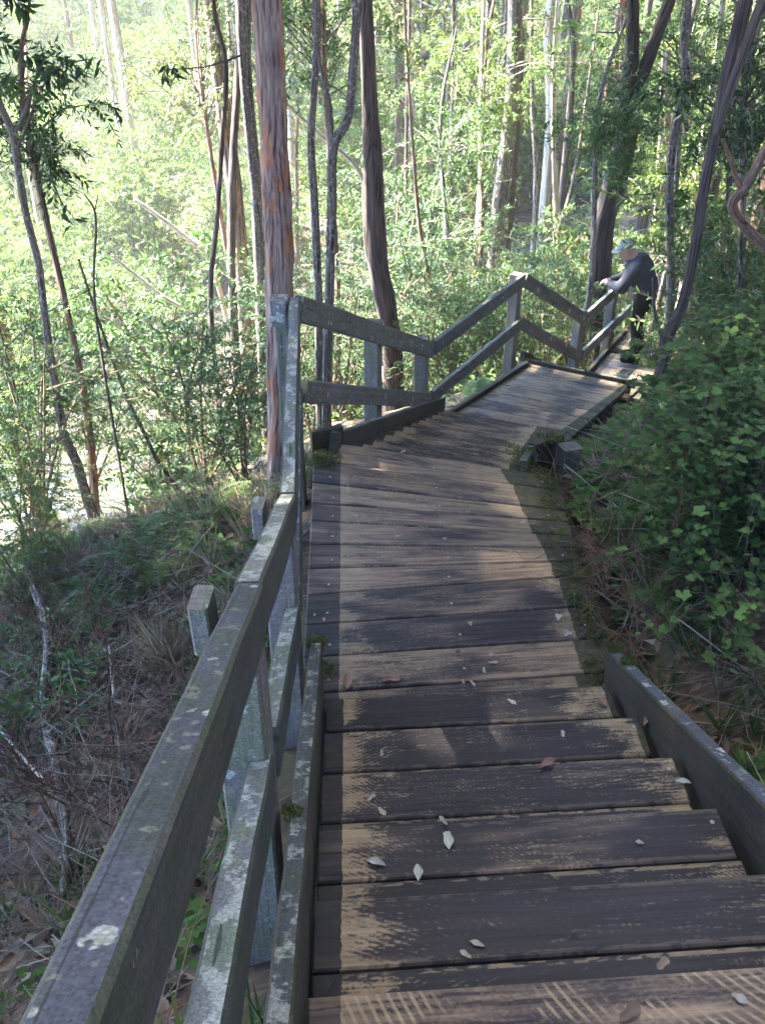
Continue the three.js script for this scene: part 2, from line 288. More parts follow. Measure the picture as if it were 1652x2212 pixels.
for (let k = 0; k + 1 < joints.length; k++) {
  const nl = edgeOf(joints[k], leftX), nr = edgeOf(joints[k], rightX), fl = edgeOf(joints[k + 1], leftX), fr = edgeOf(joints[k + 1], rightX), gap = 0.0045;
  const along = fl.clone().sub(nl).normalize(); nl.addScaledVector(along, gap); nr.addScaledVector(along, gap); fl.addScaledVector(along, -gap); fr.addScaledVector(along, -gap);
  const dy = (Rb() - 0.5) * 0.006, dz = (Rb() - 0.5) * 0.004; nl.y = dy; nr.y = dy + dz; fr.y = dy + dz; fl.y = dy;
  const aL = nl.x - paintL(-nl.z);
  const P = [[0.5, 0.2, 0.1], [0.62, 0.5, 0.15], [0.85, 1.25, -0.2], [0.72, 0.55, 0.1], [0.62, 0.2, 0.25], [0.6, 0.05, 0.3], [0.6, -0.1, 0.35], [0.62, -0.1, 0.3], [0.6, 0.1, 0.25], [0.66, 0.6, 0.12], [0.6, 0.1, 0.3]][k];
  sNow = queue(upper, landA, [nl, nr, fr, fl], 0.045, aL, { s: sNow, aR: paintR[k] + 0.2, cover: 0.72, wear: P[0] + 0.04, dark: P[1] * 0.6 - 0.25, tone: P[2] + 0.2, keepL: 1, keepR: 0.9, rim: 0.25 });
  for (const [t, q] of [[0.07 + Rb() * 0.02, 0.3], [0.5 + Rb() * 0.02, 0.35], [0.93 + Rb() * 0.02, 0.4]]) screwAt(nl.clone().lerp(nr, t).lerp(fl.clone().lerp(fr, t), q), 1);
}
const deckMat = surfaceTex(upper.map((q) => q.info), SMAX, 1);
for (const q of upper) part('board', board(...q.corners, q.th, q.aL, q.info, SMAX), deckMat, q.parent);

// lower flights and landings
const lower = []; sNow = 0;
const flightB = thing('stair_flight', 'second flight of narrow sawtooth-edged steps leading down off the near landing', 'stairs');
const landB = thing('boardwalk_landing', 'lower timber landing with a mossy kerb end, beyond the second flight', 'boardwalk');
const flightC = thing('stair_flight', 'third short flight hidden behind the far edge of the lower landing', 'stairs');
const landC = thing('boardwalk_landing', 'farthest stretch of boardwalk beside the leaning man', 'boardwalk');
function flight(list, parent, L0, L1, R0, R1, y0, y1, n, opts) {
  for (let k = 0; k < n; k++) {
    const t0 = k / n, t1 = (k + 1) / n, y = y0 + (y1 - y0) * (k + 1) / (n + 0) + (y0 - y1) / n * 0;
    const nl = L0.clone().lerp(L1, Math.max(0, t0 - 0.025)), nr = R0.clone().lerp(R1, Math.max(0, t0 - 0.025)), fl = L0.clone().lerp(L1, t1), fr = R0.clone().lerp(R1, t1);
    const lv = y0 + (y1 - y0) * (k + 1) / (n + 1); [nl, nr, fl, fr].forEach((p) => { p.y = lv; });
    sNow = queue(list, parent, [nl, nr, fr, fl], 0.045, -0.06, { s: sNow, aR: 0.92, wear: 0.72, dark: (Rb() - 0.5) * 0.9 + 0.35, tone: 0.2, keepL: 1, keepR: 0.8, rim: 0.6, ...opts });
  }
}
function platform(list, parent, L0, L1, R0, R1, y, n) {
  for (let k = 0; k < n; k++) {
    const g = 0.004, q = (a, b, t) => a.clone().lerp(b, t).setY(y + (hash(k, n) - 0.5) * 0.006), LL = L0.distanceTo(L1);
    sNow = queue(list, parent, [q(L0, L1, k / n + g / LL), q(R0, R1, k / n + g / LL), q(R0, R1, (k + 1) / n - g / LL), q(L0, L1, (k + 1) / n - g / LL)], 0.045, -0.1, { s: sNow, aR: 1.04, wear: 0.5 + Rb() * 0.2, dark: (Rb() - 0.5) * 0.6 + 0.1, tone: 0.28, keepL: 1, keepR: 1, rim: 0.2, cover: 0.7 });
  }
}
const P2 = (x, X) => V(x, 0, -X);
flight(lower, flightB, P2(-0.25, 5.0), P2(0.54, 8.4), P2(0.86, 4.6), P2(1.71, 7.95), 0, -1.6, 11, {});
platform(lower, landB, P2(0.5, 8.42), P2(1.55, 9.78), P2(1.73, 7.97), P2(2.6, 9.2), -1.6, 8);
flight(lower, flightC, P2(1.57, 9.8), P2(2.46, 11.0), P2(2.62, 9.22), P2(3.5, 10.5), -1.6, -2.5, 5, {});
platform(lower, landC, P2(2.47, 11.02), P2(3.5, 12.9), P2(3.52, 10.52), P2(4.7, 12.4), -2.5, 10);
const deckMat2 = surfaceTex(lower.map((q) => q.info), sNow + 0.01, 2);
for (const q of lower) part('board', board(...q.corners, q.th, q.aL, q.info, sNow + 0.01), deckMat2, q.parent);
M.screw = new THREE.MeshStandardMaterial({ color: new THREE.Color(0.30, 0.29, 0.27), metalness: 0.3, roughness: 0.5 });
[flightA, landA].forEach((p, i) => { const m = part('screw_heads', mergeGeometries(screws[i]), M.screw, p); m.userData.kind = 'stuff'; });

// kerbs, stringers, bearers
const KY = (X) => 0.147 + (2.746 - X) * 0.4515;           // nosing line
const kx = (X) => -0.262 + (2.9 - X) * 0.042, krx = (X) => 0.94 + (2.9 - X) * 0.07;
part('kerb_board', timber(V(kx(2.95), KY(2.95) + 0.19, -2.95), V(kx(-1.2), KY(-1.2) + 0.19, 1.2), 0.05, 0.36), [M.kerb, M.kerbMoss], flightA);
part('kerb_board', timber(V(krx(3.0), KY(3.0) + 0.15, -3.0), V(krx(0.2), KY(0.2) + 0.15, -0.2), 0.055, 0.32), [M.railTop, M.kerbMoss], flightA);
for (const [f, X] of [[0.05, 4.86], [0.45, 4.7], [0.85, 4.5]]) part('bearer', timber(V(f, -0.05, -2.5), V(f - 0.02, -0.05, -X), 0.05, 0.14), [M.railSide, M.railSide], landA);
part('bearer', timber(V(-0.24, -0.05, -2.6), V(-0.3, -0.05, -4.95), 0.05, 0.16), [M.railSide, M.railSide], landA);
part('edge_board', timber(V(-0.42, 0.12, -4.98), V(-0.24, 0.12, -5.06), 0.04, 0.2), [M.kerbMoss, M.kerbMoss], landA);
// second flight's left stringer, with a kinked end piece at the landing
part('stringer', timber(V(-0.28, 0.11, -4.98), V(0.60, -1.44, -8.6), 0.05, 0.36), [M.kerb, M.kerbMoss], flightB);
part('stringer', timber(V(0.86, 0.0, -4.9), V(1.76, -1.62, -8.0), 0.05, 0.3), [M.kerbMoss, M.kerbMoss], flightB);
part('kerb_board', timber(V(0.80, 0.06, -4.74), V(0.90, -0.04, -5.1), 0.05, 0.2), [M.kerb, M.kerbMoss], landA);
part('kerb_board', timber(V(0.905, -0.045, -5.12), V(1.13, -0.12, -5.4), 0.05, 0.3), [M.kerbMoss, M.kerbMoss], landA);
part('stub_post', post(1.14, -5.25, -0.95, -0.1, 0.12, 0.11, 0.3), [M.post, M.post], landA);
part('edge_board', timber(V(0.66, -1.555, -8.52), V(1.58, -1.555, -9.72), 0.05, 0.18), [M.kerbMoss, M.kerbMoss], landB);
part('edge_board', timber(V(1.56, -1.565, -9.82), V(2.62, -1.565, -9.25), 0.04, 0.16), [M.kerb, M.kerbMoss], landB);
part('stringer', timber(V(1.56, -1.5, -9.86), V(2.46, -2.44, -11.05), 0.05, 0.3), [M.kerbMoss, M.kerbMoss], flightC);
part('edge_board', timber(V(2.44, -2.45, -11.06), V(3.5, -2.45, -12.95), 0.05, 0.18), [M.kerbMoss, M.kerbMoss], landC);
{ const t = thing('timber_stub', 'short pale grey timber on a stub support below the far railing', 'timber', V(2.42, -2.66, -11.35));
  part('beam', timber(V(-0.22, 0.14, 0.06), V(0.3, 0.1, -0.12), 0.16, 0.1), [M.railPale, M.railPale], t); part('support', timber(V(-0.05, 0.05, 0), V(-0.05, -0.8, 0), 0.1, 0.1), [M.post, M.post], t); }

// railings
const rx = (X) => -0.342 + (2.96 - X) * 0.0429, ry = (X) => 0.95 + (2.96 - X) * 0.4515;
const railA = thing('handrail', 'lichen-spotted timber handrail running beside the nearest flight down to the landing corner', 'railing');
part('top_rail', timber(V(rx(2.955), ry(2.955), -2.955), V(rx(1.642), ry(1.642), -1.642), 0.058, 0.135), [M.railPale, M.railSide], railA);
part('top_rail', timber(V(rx(1.638), ry(1.638), -1.638), V(rx(-1.3), ry(-1.3), 1.3), 0.058, 0.135), [M.railTop, M.railSide], railA);
part('top_rail', timber(V(-0.47, 0.955, -4.93), V(-0.342, 0.955, -2.96), 0.058, 0.135), [M.railPale, M.railSide], railA);
const PX = [[0.02, 0.05], [1.68, 0], [2.98, 0.0]];
for (const [X] of PX) {
  const x = rx(X) - 0.035;
  const pp = part('post', post(x, -X + 0.01, groundY(x, -X) - 0.3, ry(X) - 0.142, 0.115, 0.1, -0.043), [M.post, M.post], railA);
  part('post_top', post(x - 0.04 - 0.024, -X + 0.01, ry(X) - 0.142, ry(X) - 0.012, 0.044, 0.085, -0.043), [M.post, M.post], pp);
}
const cornerPost = part('post', post(-0.515, -4.95, -0.8, 0.815, 0.115, 0.1, -0.05), [M.post, M.post], railA);
part('post_top', post(-0.545, -4.95, 0.815, 0.965, 0.09, 0.1, -0.05), [M.railPale, M.railPale], cornerPost);
for (const [a, b] of [[1.615, 0.1], [2.915, 1.76]]) part('middle_rail', timber(V(rx(a) - 0.005, ry(a) - 0.5, -a), V(rx(b) - 0.005, ry(b) - 0.5, -b), 0.06, 0.135), [M.railPale, M.railSide], railA);
part('middle_rail', timber(V(-0.475, 0.45, -4.87), V(-0.352, 0.45, -3.06), 0.055, 0.13), [M.kerb, M.railSide], railA);
function railing(t, a, b, posts, { ext = 0, mid = 0.5, low = 0.9, mats = [M.farRail, M.farRail] } = {}) {
  const d = b.clone().sub(a), h = V(d.x, 0, d.z).normalize(), out = V(h.z, 0, -h.x);            // away from the walk (left of travel)
  part('top_rail', timber(a, b, 0.05, 0.14), mats, t);
  part('middle_rail', timber(a.clone().setY(a.y - mid), b.clone().setY(b.y - mid), 0.045, 0.13), mats, t);
  const turn = Math.atan2(-out.z, out.x);
  for (const f of posts) { const p = a.clone().lerp(b, f).addScaledVector(out, 0.082); part('post', post(p.x, p.z, p.y - low - 0.5, p.y - 0.012, 0.11, 0.12, turn), [M.post, M.post], t); }
}
const C0 = V(-0.44, 0.95, -4.97), C1 = V(0.44, -0.64, -8.08), C2 = V(1.49, -0.64, -9.9), C3 = V(2.46, -1.54, -11.08), C4 = V(3.42, -1.54, -12.7);
railing(thing('handrail', 'grey timber railing sloping down along the second flight from the near corner post', 'railing'), C0, C1, [0.49, 0.97]);
railing(thing('handrail', 'level timber railing along the lower landing, rising to the right in view', 'railing'), C1.clone().add(V(0.02, 0.004, -0.03)), C2, [0.97]);
railing(thing('handrail', 'dark timber railing sloping down the short third flight', 'railing'), C2.clone().add(V(0.03, 0, -0.03)), C3, [0.96]);
railing(thing('handrail', 'pale lichen-topped railing that the man leans on', 'railing'), C3.clone().add(V(0.02, 0.004, -0.04)), C4, [0.62], { mats: [M.railPale, M.farRail] });

// ---------------------------------------------------------------- bark and limbs
function barkTex(cols, orange, lich, seed, fiss = 1) {
  return tex(256, 1024, (u, v) => {
    const x = u * 1, y = v * 3;
    const wob = fbm(x * 5 + seed, y * 2.5, 3) * 0.35, f = fbm((x + wob * 0.12) * 62 + seed, y * 2.6 + seed, 4), g = fbm(x * 90 + seed, y * 10, 3), l = fbm(x * 9 + seed, y * 3.2 + 5, 4);
    let c = mixc(cols[0], cols[1], clamp(f * 1.5 - 0.3));
    if (f < 0.40) c = mixc(c, cols[2], fiss * sstep(0.40, 0.30, f));
    if (orange) c = mixc(c, orange, sstep(0.60, 0.70, l + (f - 0.5) * 0.5) * 0.7);
    const s = fbm(x * 46 + seed, y * 34, 4); if (lich) c = mixc(c, lich, sstep(0.58, 0.72, s) * 0.45);
    return c.map((k) => k * (0.8 + g * 0.4));
  });
}
const barkMat = (t, b = 0.02) => new THREE.MeshStandardMaterial({ map: t, bumpMap: t, bumpScale: b, roughness: 0.95 });
M.barkRed = barkMat(barkTex([[112, 91, 81], [166, 144, 131], [82, 63, 55]], [168, 108, 74], null, 2), 0.03);
M.barkGrey = barkMat(barkTex([[70, 62, 56], [120, 109, 98], [40, 34, 31]], null, [196, 194, 184], 11, 0.7), 0.012);
M.barkDark = barkMat(barkTex([[52, 43, 38], [102, 87, 77], [24, 19, 17]], null, null, 23), 0.03);
M.barkPale = barkMat(barkTex([[150, 138, 122], [200, 190, 174], [96, 82, 70]], [176, 130, 96], [220, 216, 204], 31, 0.5), 0.008);
M.barkBlack = barkMat(barkTex([[36, 30, 27], [78, 66, 58], [16, 14, 13]], null, null, 61), 0.03);
M.barkMottle = barkMat(barkTex([[58, 50, 44], [120, 110, 98], [34, 30, 28]], null, [214, 208, 194], 51, 0.6), 0.01);
M.barkBrown = barkMat(barkTex([[86, 66, 54], [134, 108, 90], [42, 32, 28]], [150, 92, 60], [150, 148, 132], 41, 0.9), 0.02);
function tube(pts, radii, radial, { rough = 0.06, seed = 1, step = 0.12, flare = 0, cap = true } = {}) {
  const curve = new THREE.CatmullRomCurve3(pts, false, 'centripetal'), L = curve.getLength(), n = Math.max(2, Math.ceil(L / step)), pos = [], uv = [], idx = [];
  let side = V(0, 0, 1); const R = rng(seed * 31 + 7), ph = R() * 40;
  for (let i = 0; i <= n; i++) {
    const t = i / n, p = curve.getPoint(t), d = curve.getTangent(t).normalize(), f = t * (radii.length - 1), k = Math.min(radii.length - 2, Math.floor(f)), r0 = lerp(radii[k], radii[k + 1], f - k);
    side = side.clone().addScaledVector(d, -side.dot(d)).normalize(); const bi = d.clone().cross(side);
    for (let j = 0; j <= radial; j++) {
      const a = j / radial * Math.PI * 2, w = j === radial ? 0 : a, len = t * L;
      const nz = fbm(Math.cos(w) * 2.2 + ph, len * 1.6 + Math.sin(w) * 2.2, 3) - 0.5, ridge = radial > 14 ? (fbm(j % radial * 0.9 + ph, len * 2.2 + ph, 2) - 0.5) * 0.34 : 0;
      const fl = flare ? flare * Math.exp(-len / 0.35) * (0.6 + 0.6 * Math.sin(w * 4 + ph)) : 0;
      const r = r0 * (1 + nz * rough * 4 + ridge + fl), q = p.clone().addScaledVector(side, Math.cos(a) * r).addScaledVector(bi, Math.sin(a) * r);
      pos.push(q.x, q.y, q.z); uv.push(j / radial * Math.max(0.3, r0 * 6.28), len / 3);
    }
  }
  for (let i = 0; i < n; i++) for (let j = 0; j < radial; j++) { const a = i * (radial + 1) + j, b = a + radial + 1; idx.push(a, a + 1, b, a + 1, b + 1, b); }
  if (cap) for (const e of [0, n]) { const c = curve.getPoint(e / n), o = pos.length / 3; pos.push(c.x, c.y, c.z); uv.push(0, 0); for (let j = 0; j < radial; j++) { const a = e * (radial + 1) + j; if (e) idx.push(a, a + 1, o); else idx.push(a + 1, a, o); } }
  const g = new THREE.BufferGeometry(); g.setAttribute('position', new THREE.Float32BufferAttribute(pos, 3)); g.setAttribute('uv', new THREE.Float32BufferAttribute(uv, 2)); g.setIndex(idx); g.computeVertexNormals(); return g;
}

// ---------------------------------------------------------------- leaves
class Leaves {
  constructor() { this.p = []; this.c = []; this.i = []; }
  // a folded blade: base o, direction d, face normal n
  blade(o, d, n, len, wid, c, wide = 0.45) {
    const s = d.clone().cross(n).normalize(), k = this.p.length / 3, w = wid / 2, f = wid * 0.18;
    const l = o.clone().addScaledVector(d, len * wide).addScaledVector(s, w).addScaledVector(n, f), r = o.clone().addScaledVector(d, len * wide).addScaledVector(s, -w).addScaledVector(n, f), t = o.clone().addScaledVector(d, len).addScaledVector(n, -len * 0.08);
    this.p.push(o.x, o.y, o.z, l.x, l.y, l.z, t.x, t.y, t.z, r.x, r.y, r.z); for (let q = 0; q < 4; q++) this.c.push(c[0], c[1], c[2]);
    this.i.push(k, k + 2, k + 1, k, k + 3, k + 2);
  }
  // a broad lobed leaf as a fan round its middle
  lobed(o, d, n, size, c, lobes = 5) {
    const s = d.clone().cross(n).normalize(), k = this.p.length / 3, m = o.clone().addScaledVector(d, size * 0.45).addScaledVector(n, -size * 0.06), N = lobes * 2;
    this.p.push(m.x, m.y, m.z); this.c.push(...c);
    for (let j = 0; j <= N; j++) { const a = -2.75 + 5.5 * j / N, r = size * (j % 2 ? 0.56 : 0.40) * (1 - 0.15 * Math.abs(a) / 2.75); const q = m.clone().addScaledVector(d, Math.cos(a) * r).addScaledVector(s, Math.sin(a) * r).addScaledVector(n, Math.abs(Math.sin(a)) * size * 0.1); this.p.push(q.x, q.y, q.z); this.c.push(...c); }
    for (let j = 0; j < N; j++) this.i.push(k, k + 1 + j, k + 2 + j);
  }
  get count() { return this.i.length / 3; }
  geo() { const g = new THREE.BufferGeometry(); g.setAttribute('position', new THREE.Float32BufferAttribute(this.p, 3)); g.setAttribute('color', new THREE.Float32BufferAttribute(this.c, 3)); g.setIndex(this.i); g.computeVertexNormals(); return g; }
}
const leafMat = (t = 0.45, r = 0.8) => new THREE.MeshPhysicalMaterial({ vertexColors: true, side: THREE.DoubleSide, roughness: r, transmission: t, thickness: 0, ior: 1.4, specularIntensity: 0.5 });
M.leaf = leafMat(0.45, 0.75); M.leafThick = leafMat(0.3, 0.55); M.dry = leafMat(0.15, 0.9);
const rdir = (R) => { const z = R() * 2 - 1, a = R() * 6.283, s = Math.sqrt(1 - z * z); return V(s * Math.cos(a), z, s * Math.sin(a)); };
const tint = (R, a, b, v = 0.25) => { const t = R(), k = 1 + (R() - 0.5) * 2 * v; return [lerp(a[0], b[0], t) * k, lerp(a[1], b[1], t) * k, lerp(a[2], b[2], t) * k]; };
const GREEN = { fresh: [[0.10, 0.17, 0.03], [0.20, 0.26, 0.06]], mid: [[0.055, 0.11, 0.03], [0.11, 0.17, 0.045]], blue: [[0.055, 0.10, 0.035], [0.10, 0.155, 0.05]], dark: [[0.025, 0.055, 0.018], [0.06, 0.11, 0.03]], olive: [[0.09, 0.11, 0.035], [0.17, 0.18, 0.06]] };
// a drooping spray: a fine stem with blades on both sides
function spray(lb, R, o, d, len, n, ll, lw, pal, droop = 0.6, stems = null) {
  const pts = []; let p = o.clone(), v = d.clone();
  for (let k = 0; k <= 6; k++) { pts.push(p.clone()); v.y -= droop / 6; v.normalize(); p = p.clone().addScaledVector(v, len / 6); }
  for (let k = 0; k < n; k++) {
    const f = (k + R()) / n * 6, i = Math.min(5, Math.floor(f)), q = pts[i].clone().lerp(pts[i + 1], f - i), t = pts[i + 1].clone().sub(pts[i]).normalize();
    const sd = rdir(R).cross(t).normalize(), dir = t.clone().multiplyScalar(0.55).addScaledVector(sd, 0.8).add(V(0, -0.25, 0)).normalize(), nn = dir.clone().cross(rdir(R)).normalize();
    lb.blade(q, dir, nn, ll * (0.6 + R() * 0.7), lw * (0.7 + R() * 0.6), tint(R, pal[0], pal[1]));
  }
  if (stems) stems.push([pts, 0.0022 * len / 0.3]);
}
const stickGeo = (list, radial = 4) => mergeGeometries(list.map(([pts, r], k) => tube(pts, [r * 1.4, r, r * 0.5], radial, { seed: k, step: 0.25, rough: 0.02, cap: false })));
function anchor(geo, o) { geo.translate(-o.x, -o.y, -o.z); return geo; }

// shrub prototypes (kept out of the scene; placed by clones)
function shrubProto(name, category, seed, { h, r, stems, sprays, n, ll, lw, pal, droop, up = 0.5, mat = M.leaf, bark = M.barkGrey, low = 0.15 }) {
  const R = rng(seed), o = new THREE.Group(); o.name = name; o.userData = { category };
  const lb = new Leaves(), st = [];
  for (let s = 0; s < stems; s++) {
    const a = R() * 6.283, lean = (0.15 + R() * 0.85) * r, hh = h * (0.6 + R() * 0.45), p0 = V((R() - 0.5) * 0.1 * r, 0, (R() - 0.5) * 0.1 * r), p2 = V(Math.cos(a) * lean, hh, Math.sin(a) * lean), p1 = p0.clone().lerp(p2, 0.5).add(V((R() - 0.5) * 0.25 * r, hh * 0.1, (R() - 0.5) * 0.25 * r));
    st.push([[p0, p1, p2], 0.004 * h + 0.004]);
    const c = new THREE.CatmullRomCurve3([p0, p1, p2]);
    for (let k = 0; k < sprays; k++) {
      const t = low + (1 - low) * Math.pow((k + R()) / sprays, 0.75), q = c.getPoint(t), b = R() * 6.283, d = V(Math.cos(b), up + (R() - 0.3) * 0.7, Math.sin(b)).normalize();
      spray(lb, R, q, d, r * (0.35 + R() * 0.55), n, ll, lw, pal, droop, k % 3 === 0 ? st : null);
    }
  }
  part('stem', stickGeo(st), bark, o); part('foliage', lb.geo(), mat, o); return o;
}
const SH = {
  feather: [1, 2, 3].map((s) => shrubProto('feathery_shrub', 'shrub', 100 + s, { h: 2.2, r: 1.1, stems: 6, sprays: 15, n: 60, ll: 0.075, lw: 0.014, pal: GREEN.blue, droop: 0.5, up: 0.35, bark: M.barkBrown })),
  leafy: [1, 2, 3].map((s) => shrubProto('leafy_shrub', 'shrub', 200 + s, { h: 2.0, r: 1.0, stems: 6, sprays: 13, n: 38, ll: 0.085, lw: 0.03, pal: GREEN.mid, droop: 0.5, up: 0.5, bark: M.barkBrown })),
  fresh: [1, 2, 3].map((s) => shrubProto('leafy_shrub', 'shrub', 300 + s, { h: 2.6, r: 1.4, stems: 7, sprays: 14, n: 74, ll: 0.085, lw: 0.024, pal: GREEN.fresh, droop: 0.7, up: 0.4, bark: M.barkGrey })),
};
// tree prototypes for the far bank: thin crooked trunk, limbs, foliage in hanging clumps
function treeProto(name, seed, { h, tr, clumps, n, ll, lw, pal, bark, spread, from = 0.25, mat = M.leaf, clumpR = 0.8 }) {
  const R = rng(seed), o = new THREE.Group(); o.name = name; o.userData = { category: 'tree' };
  const tp = [V(0, -0.3, 0)]; for (let k = 1; k <= 6; k++) tp.push(V((R() - 0.5) * 0.22 * k * 0.5 + tp[k - 1].x, h * k / 6, (R() - 0.5) * 0.22 * k * 0.5 + tp[k - 1].z));
  part('trunk', tube(tp, [tr, tr * 0.8, tr * 0.6, tr * 0.35, tr * 0.15], 8, { seed, step: 0.4 }), bark, o);
  const c = new THREE.CatmullRomCurve3(tp), lb = new Leaves(), st = [];
  for (let k = 0; k < clumps; k++) {
    const t = from + (1 - from) * (k + R()) / clumps, p = c.getPoint(t), a = R() * 6.283, rad = spread * (0.25 + 0.75 * R()) * (1 - 0.55 * Math.max(0, t - 0.55)), e = p.clone().add(V(Math.cos(a) * rad, rad * (0.1 + R() * 0.5), Math.sin(a) * rad));
    st.push([[p, p.clone().lerp(e, 0.5).add(V(0, rad * 0.12, 0)), e], tr * 0.14]);
    for (let q = 0; q < 4; q++) { const b = p.clone().lerp(e, 0.45 + R() * 0.6).add(rdir(R).multiplyScalar(clumpR * 0.35)); spray(lb, R, b, rdir(R).add(V(0, 0.35, 0)).normalize(), clumpR * (0.6 + R() * 0.6), n, ll, lw, pal, 0.9); }
  }
  part('limbs', stickGeo(st), bark, o); part('crown', lb.geo(), mat, o); return o;
}
const TR = [
  treeProto('riverbank_tree', 1, { h: 9, tr: 0.10, clumps: 30, n: 66, ll: 0.1, lw: 0.024, pal: GREEN.fresh, bark: M.barkPale, spread: 1.8, from: 0.2 }),
  treeProto('riverbank_tree', 2, { h: 10, tr: 0.12, clumps: 32, n: 66, ll: 0.1, lw: 0.024, pal: GREEN.olive, bark: M.barkGrey, spread: 2.0, from: 0.25 }),
  treeProto('riverbank_tree', 3, { h: 8, tr: 0.09, clumps: 30, n: 66, ll: 0.1, lw: 0.024, pal: GREEN.mid, bark: M.barkBrown, spread: 1.7, from: 0.15 }),
  treeProto('riverbank_tree', 4, { h: 11, tr: 0.15, clumps: 30, n: 66, ll: 0.1, lw: 0.024, pal: GREEN.fresh, bark: M.barkDark, spread: 2.2, from: 0.3 }),
];
const TALL = [
  treeProto('tall_forest_tree', 13, { h: 16, tr: 0.10, clumps: 60, n: 70, ll: 0.17, lw: 0.062, pal: GREEN.mid, bark: M.barkPale, spread: 3.3, from: 0.5, clumpR: 1.3 }),
  treeProto('tall_forest_tree', 11, { h: 17, tr: 0.17, clumps: 64, n: 78, ll: 0.17, lw: 0.062, pal: GREEN.mid, bark: M.barkBrown, spread: 3.4, from: 0.52, clumpR: 1.3 }),
  treeProto('tall_forest_tree', 12, { h: 16, tr: 0.15, clumps: 64, n: 78, ll: 0.17, lw: 0.062, pal: GREEN.dark, bark: M.barkGrey, spread: 3.2, from: 0.52, clumpR: 1.3 }),
];

// ---------------------------------------------------------------- the trees one can pick out
function pixelTrunk(px, X0, X1 = X0, sink = true) {   // [x, y, width] in photograph pixels from the top down, forward distance X1 at the top to X0 at the base
  const pts = [], rad = [];
  px.forEach(([x, y, w], i) => { const t = i / (px.length - 1), p = onX(x, y, lerp(X1, X0, t)); pts.push(p); rad.push(w / 2 / FPX * depthOf(p)); });
  pts.reverse(); rad.reverse();
  if (sink) { const b = pts[0], g = groundY(b.x, b.z); if (b.y > g - 0.1) { const d = pts[0].clone().sub(pts[1]).normalize(); pts.unshift(V(b.x + d.x * 0.2, g - 0.15, b.z + d.z * 0.2)); rad.unshift(rad[0] * 1.05); } }
  return { pts, rad };
}
function namedTree(name, label, bark, px, X0, X1, { forks = [], crown = null, radial = 14, seed = 1, flare = 0.25, rise = 0, rough = 0.05, step = 0.1 } = {}) {
  const { pts, rad } = pixelTrunk(px, X0, X1);
  if (rise) { const n = pts.length, d = pts[n - 1].clone().sub(pts[n - 2]).normalize(); for (let k = 1; k <= 3; k++) { pts.push(pts[n - 1].clone().addScaledVector(d.lerp(V(0, 1, 0), 0.2).normalize(), rise * k / 3)); rad.push(rad[n - 1] * (1 - k * 0.22)); } }
  const base = pts[0].clone(), t = thing(name, label, 'tree', base);
  const trunk = part('trunk', anchor(tube(pts, rad, radial, { seed, flare, rough, step }), base), bark, t);
  for (const f of forks) { const q = pixelTrunk(f.px, f.X ?? X0, f.X1 ?? f.X ?? X0, false); part('limb', anchor(tube(q.pts, q.rad, 8, { seed: seed + 3, rough: 0.05 }), base), bark, trunk); }
  if (crown) {
    const R = rng(seed * 11 + 3), lb = new Leaves(), st = [], top = pts[pts.length - 1];
    for (let k = 0; k < crown.clumps; k++) {
      const a = R() * 6.283, rr = crown.r * Math.sqrt(R()), c = top.clone().add(V(Math.cos(a) * rr, crown.dy + (R() - 0.5) * crown.h, Math.sin(a) * rr)), from = top.clone().add(V(0, crown.dy - crown.h * 0.7, 0));
      st.push([[from, from.clone().lerp(c, 0.5).add(V(0, 0.3, 0)), c], 0.02]);
      for (let q = 0; q < 4; q++) spray(lb, R, c.clone().add(rdir(R).multiplyScalar(0.5)), rdir(R).add(V(0, 0.3, 0)).normalize(), 1.1, 48, 0.17, 0.06, crown.pal ?? GREEN.mid, 0.9);
    }
    part('branches', anchor(stickGeo(st), base), bark, t); part('crown', anchor(lb.geo(), base), M.leaf, t);
  }
  return t;
}
const CR = (r = 2.6, clumps = 26, pal) => ({ r, h: 3.5, dy: 0.5, clumps, pal });
namedTree('stringybark_tree', 'thick reddish stringy-barked trunk with orange patches behind the near corner post', M.barkRed, [[572, -260, 60], [576, 0, 62], [584, 150, 59], [591, 300, 58], [598, 430, 59], [602, 550, 60], [604, 700, 58], [606, 860, 58], [609, 1010, 62]], 7.6, 7.4, { radial: 40, seed: 4, rise: 5, crown: CR(3, 34), rough: 0.03, step: 0.05 });
namedTree('grey_tree', 'grey lichen-flecked trunk just left of the thick reddish trunk', M.barkGrey, [[518, -200, 34], [525, 0, 34], [530, 150, 27], [543, 300, 27], [553, 400, 24], [558, 510, 24], [566, 650, 26], [572, 820, 28]], 12, 12, { seed: 5, rise: 4, crown: CR(3, 30) });
namedTree('thin_dark_tree', 'thin dark trunk left of the grey lichen-flecked one', M.barkDark, [[520, -100, 16], [516, 125, 16], [505, 320, 16], [500, 500, 18], [506, 700, 18]], 13, 13, { radial: 8, seed: 6, rise: 4, crown: CR(3, 34) });
namedTree('thin_dark_tree', 'slender bending dark stem at the edge of the bright clearing', M.barkDark, [[455, -100, 9], [466, 40, 10], [487, 130, 11], [478, 330, 11], [468, 480, 11], [455, 640, 12]], 11.5, 11.5, { radial: 8, seed: 7, rise: 3 });
namedTree('slender_tree', 'slender dark wavy trunk just right of the thick reddish trunk', M.barkGrey, [[680, -200, 18], [683, 0, 18], [685, 100, 17], [672, 300, 17], [680, 450, 18], [688, 650, 18], [692, 900, 20]], 9.8, 9.8, { radial: 10, seed: 8, rise: 4, crown: CR(3, 30) });
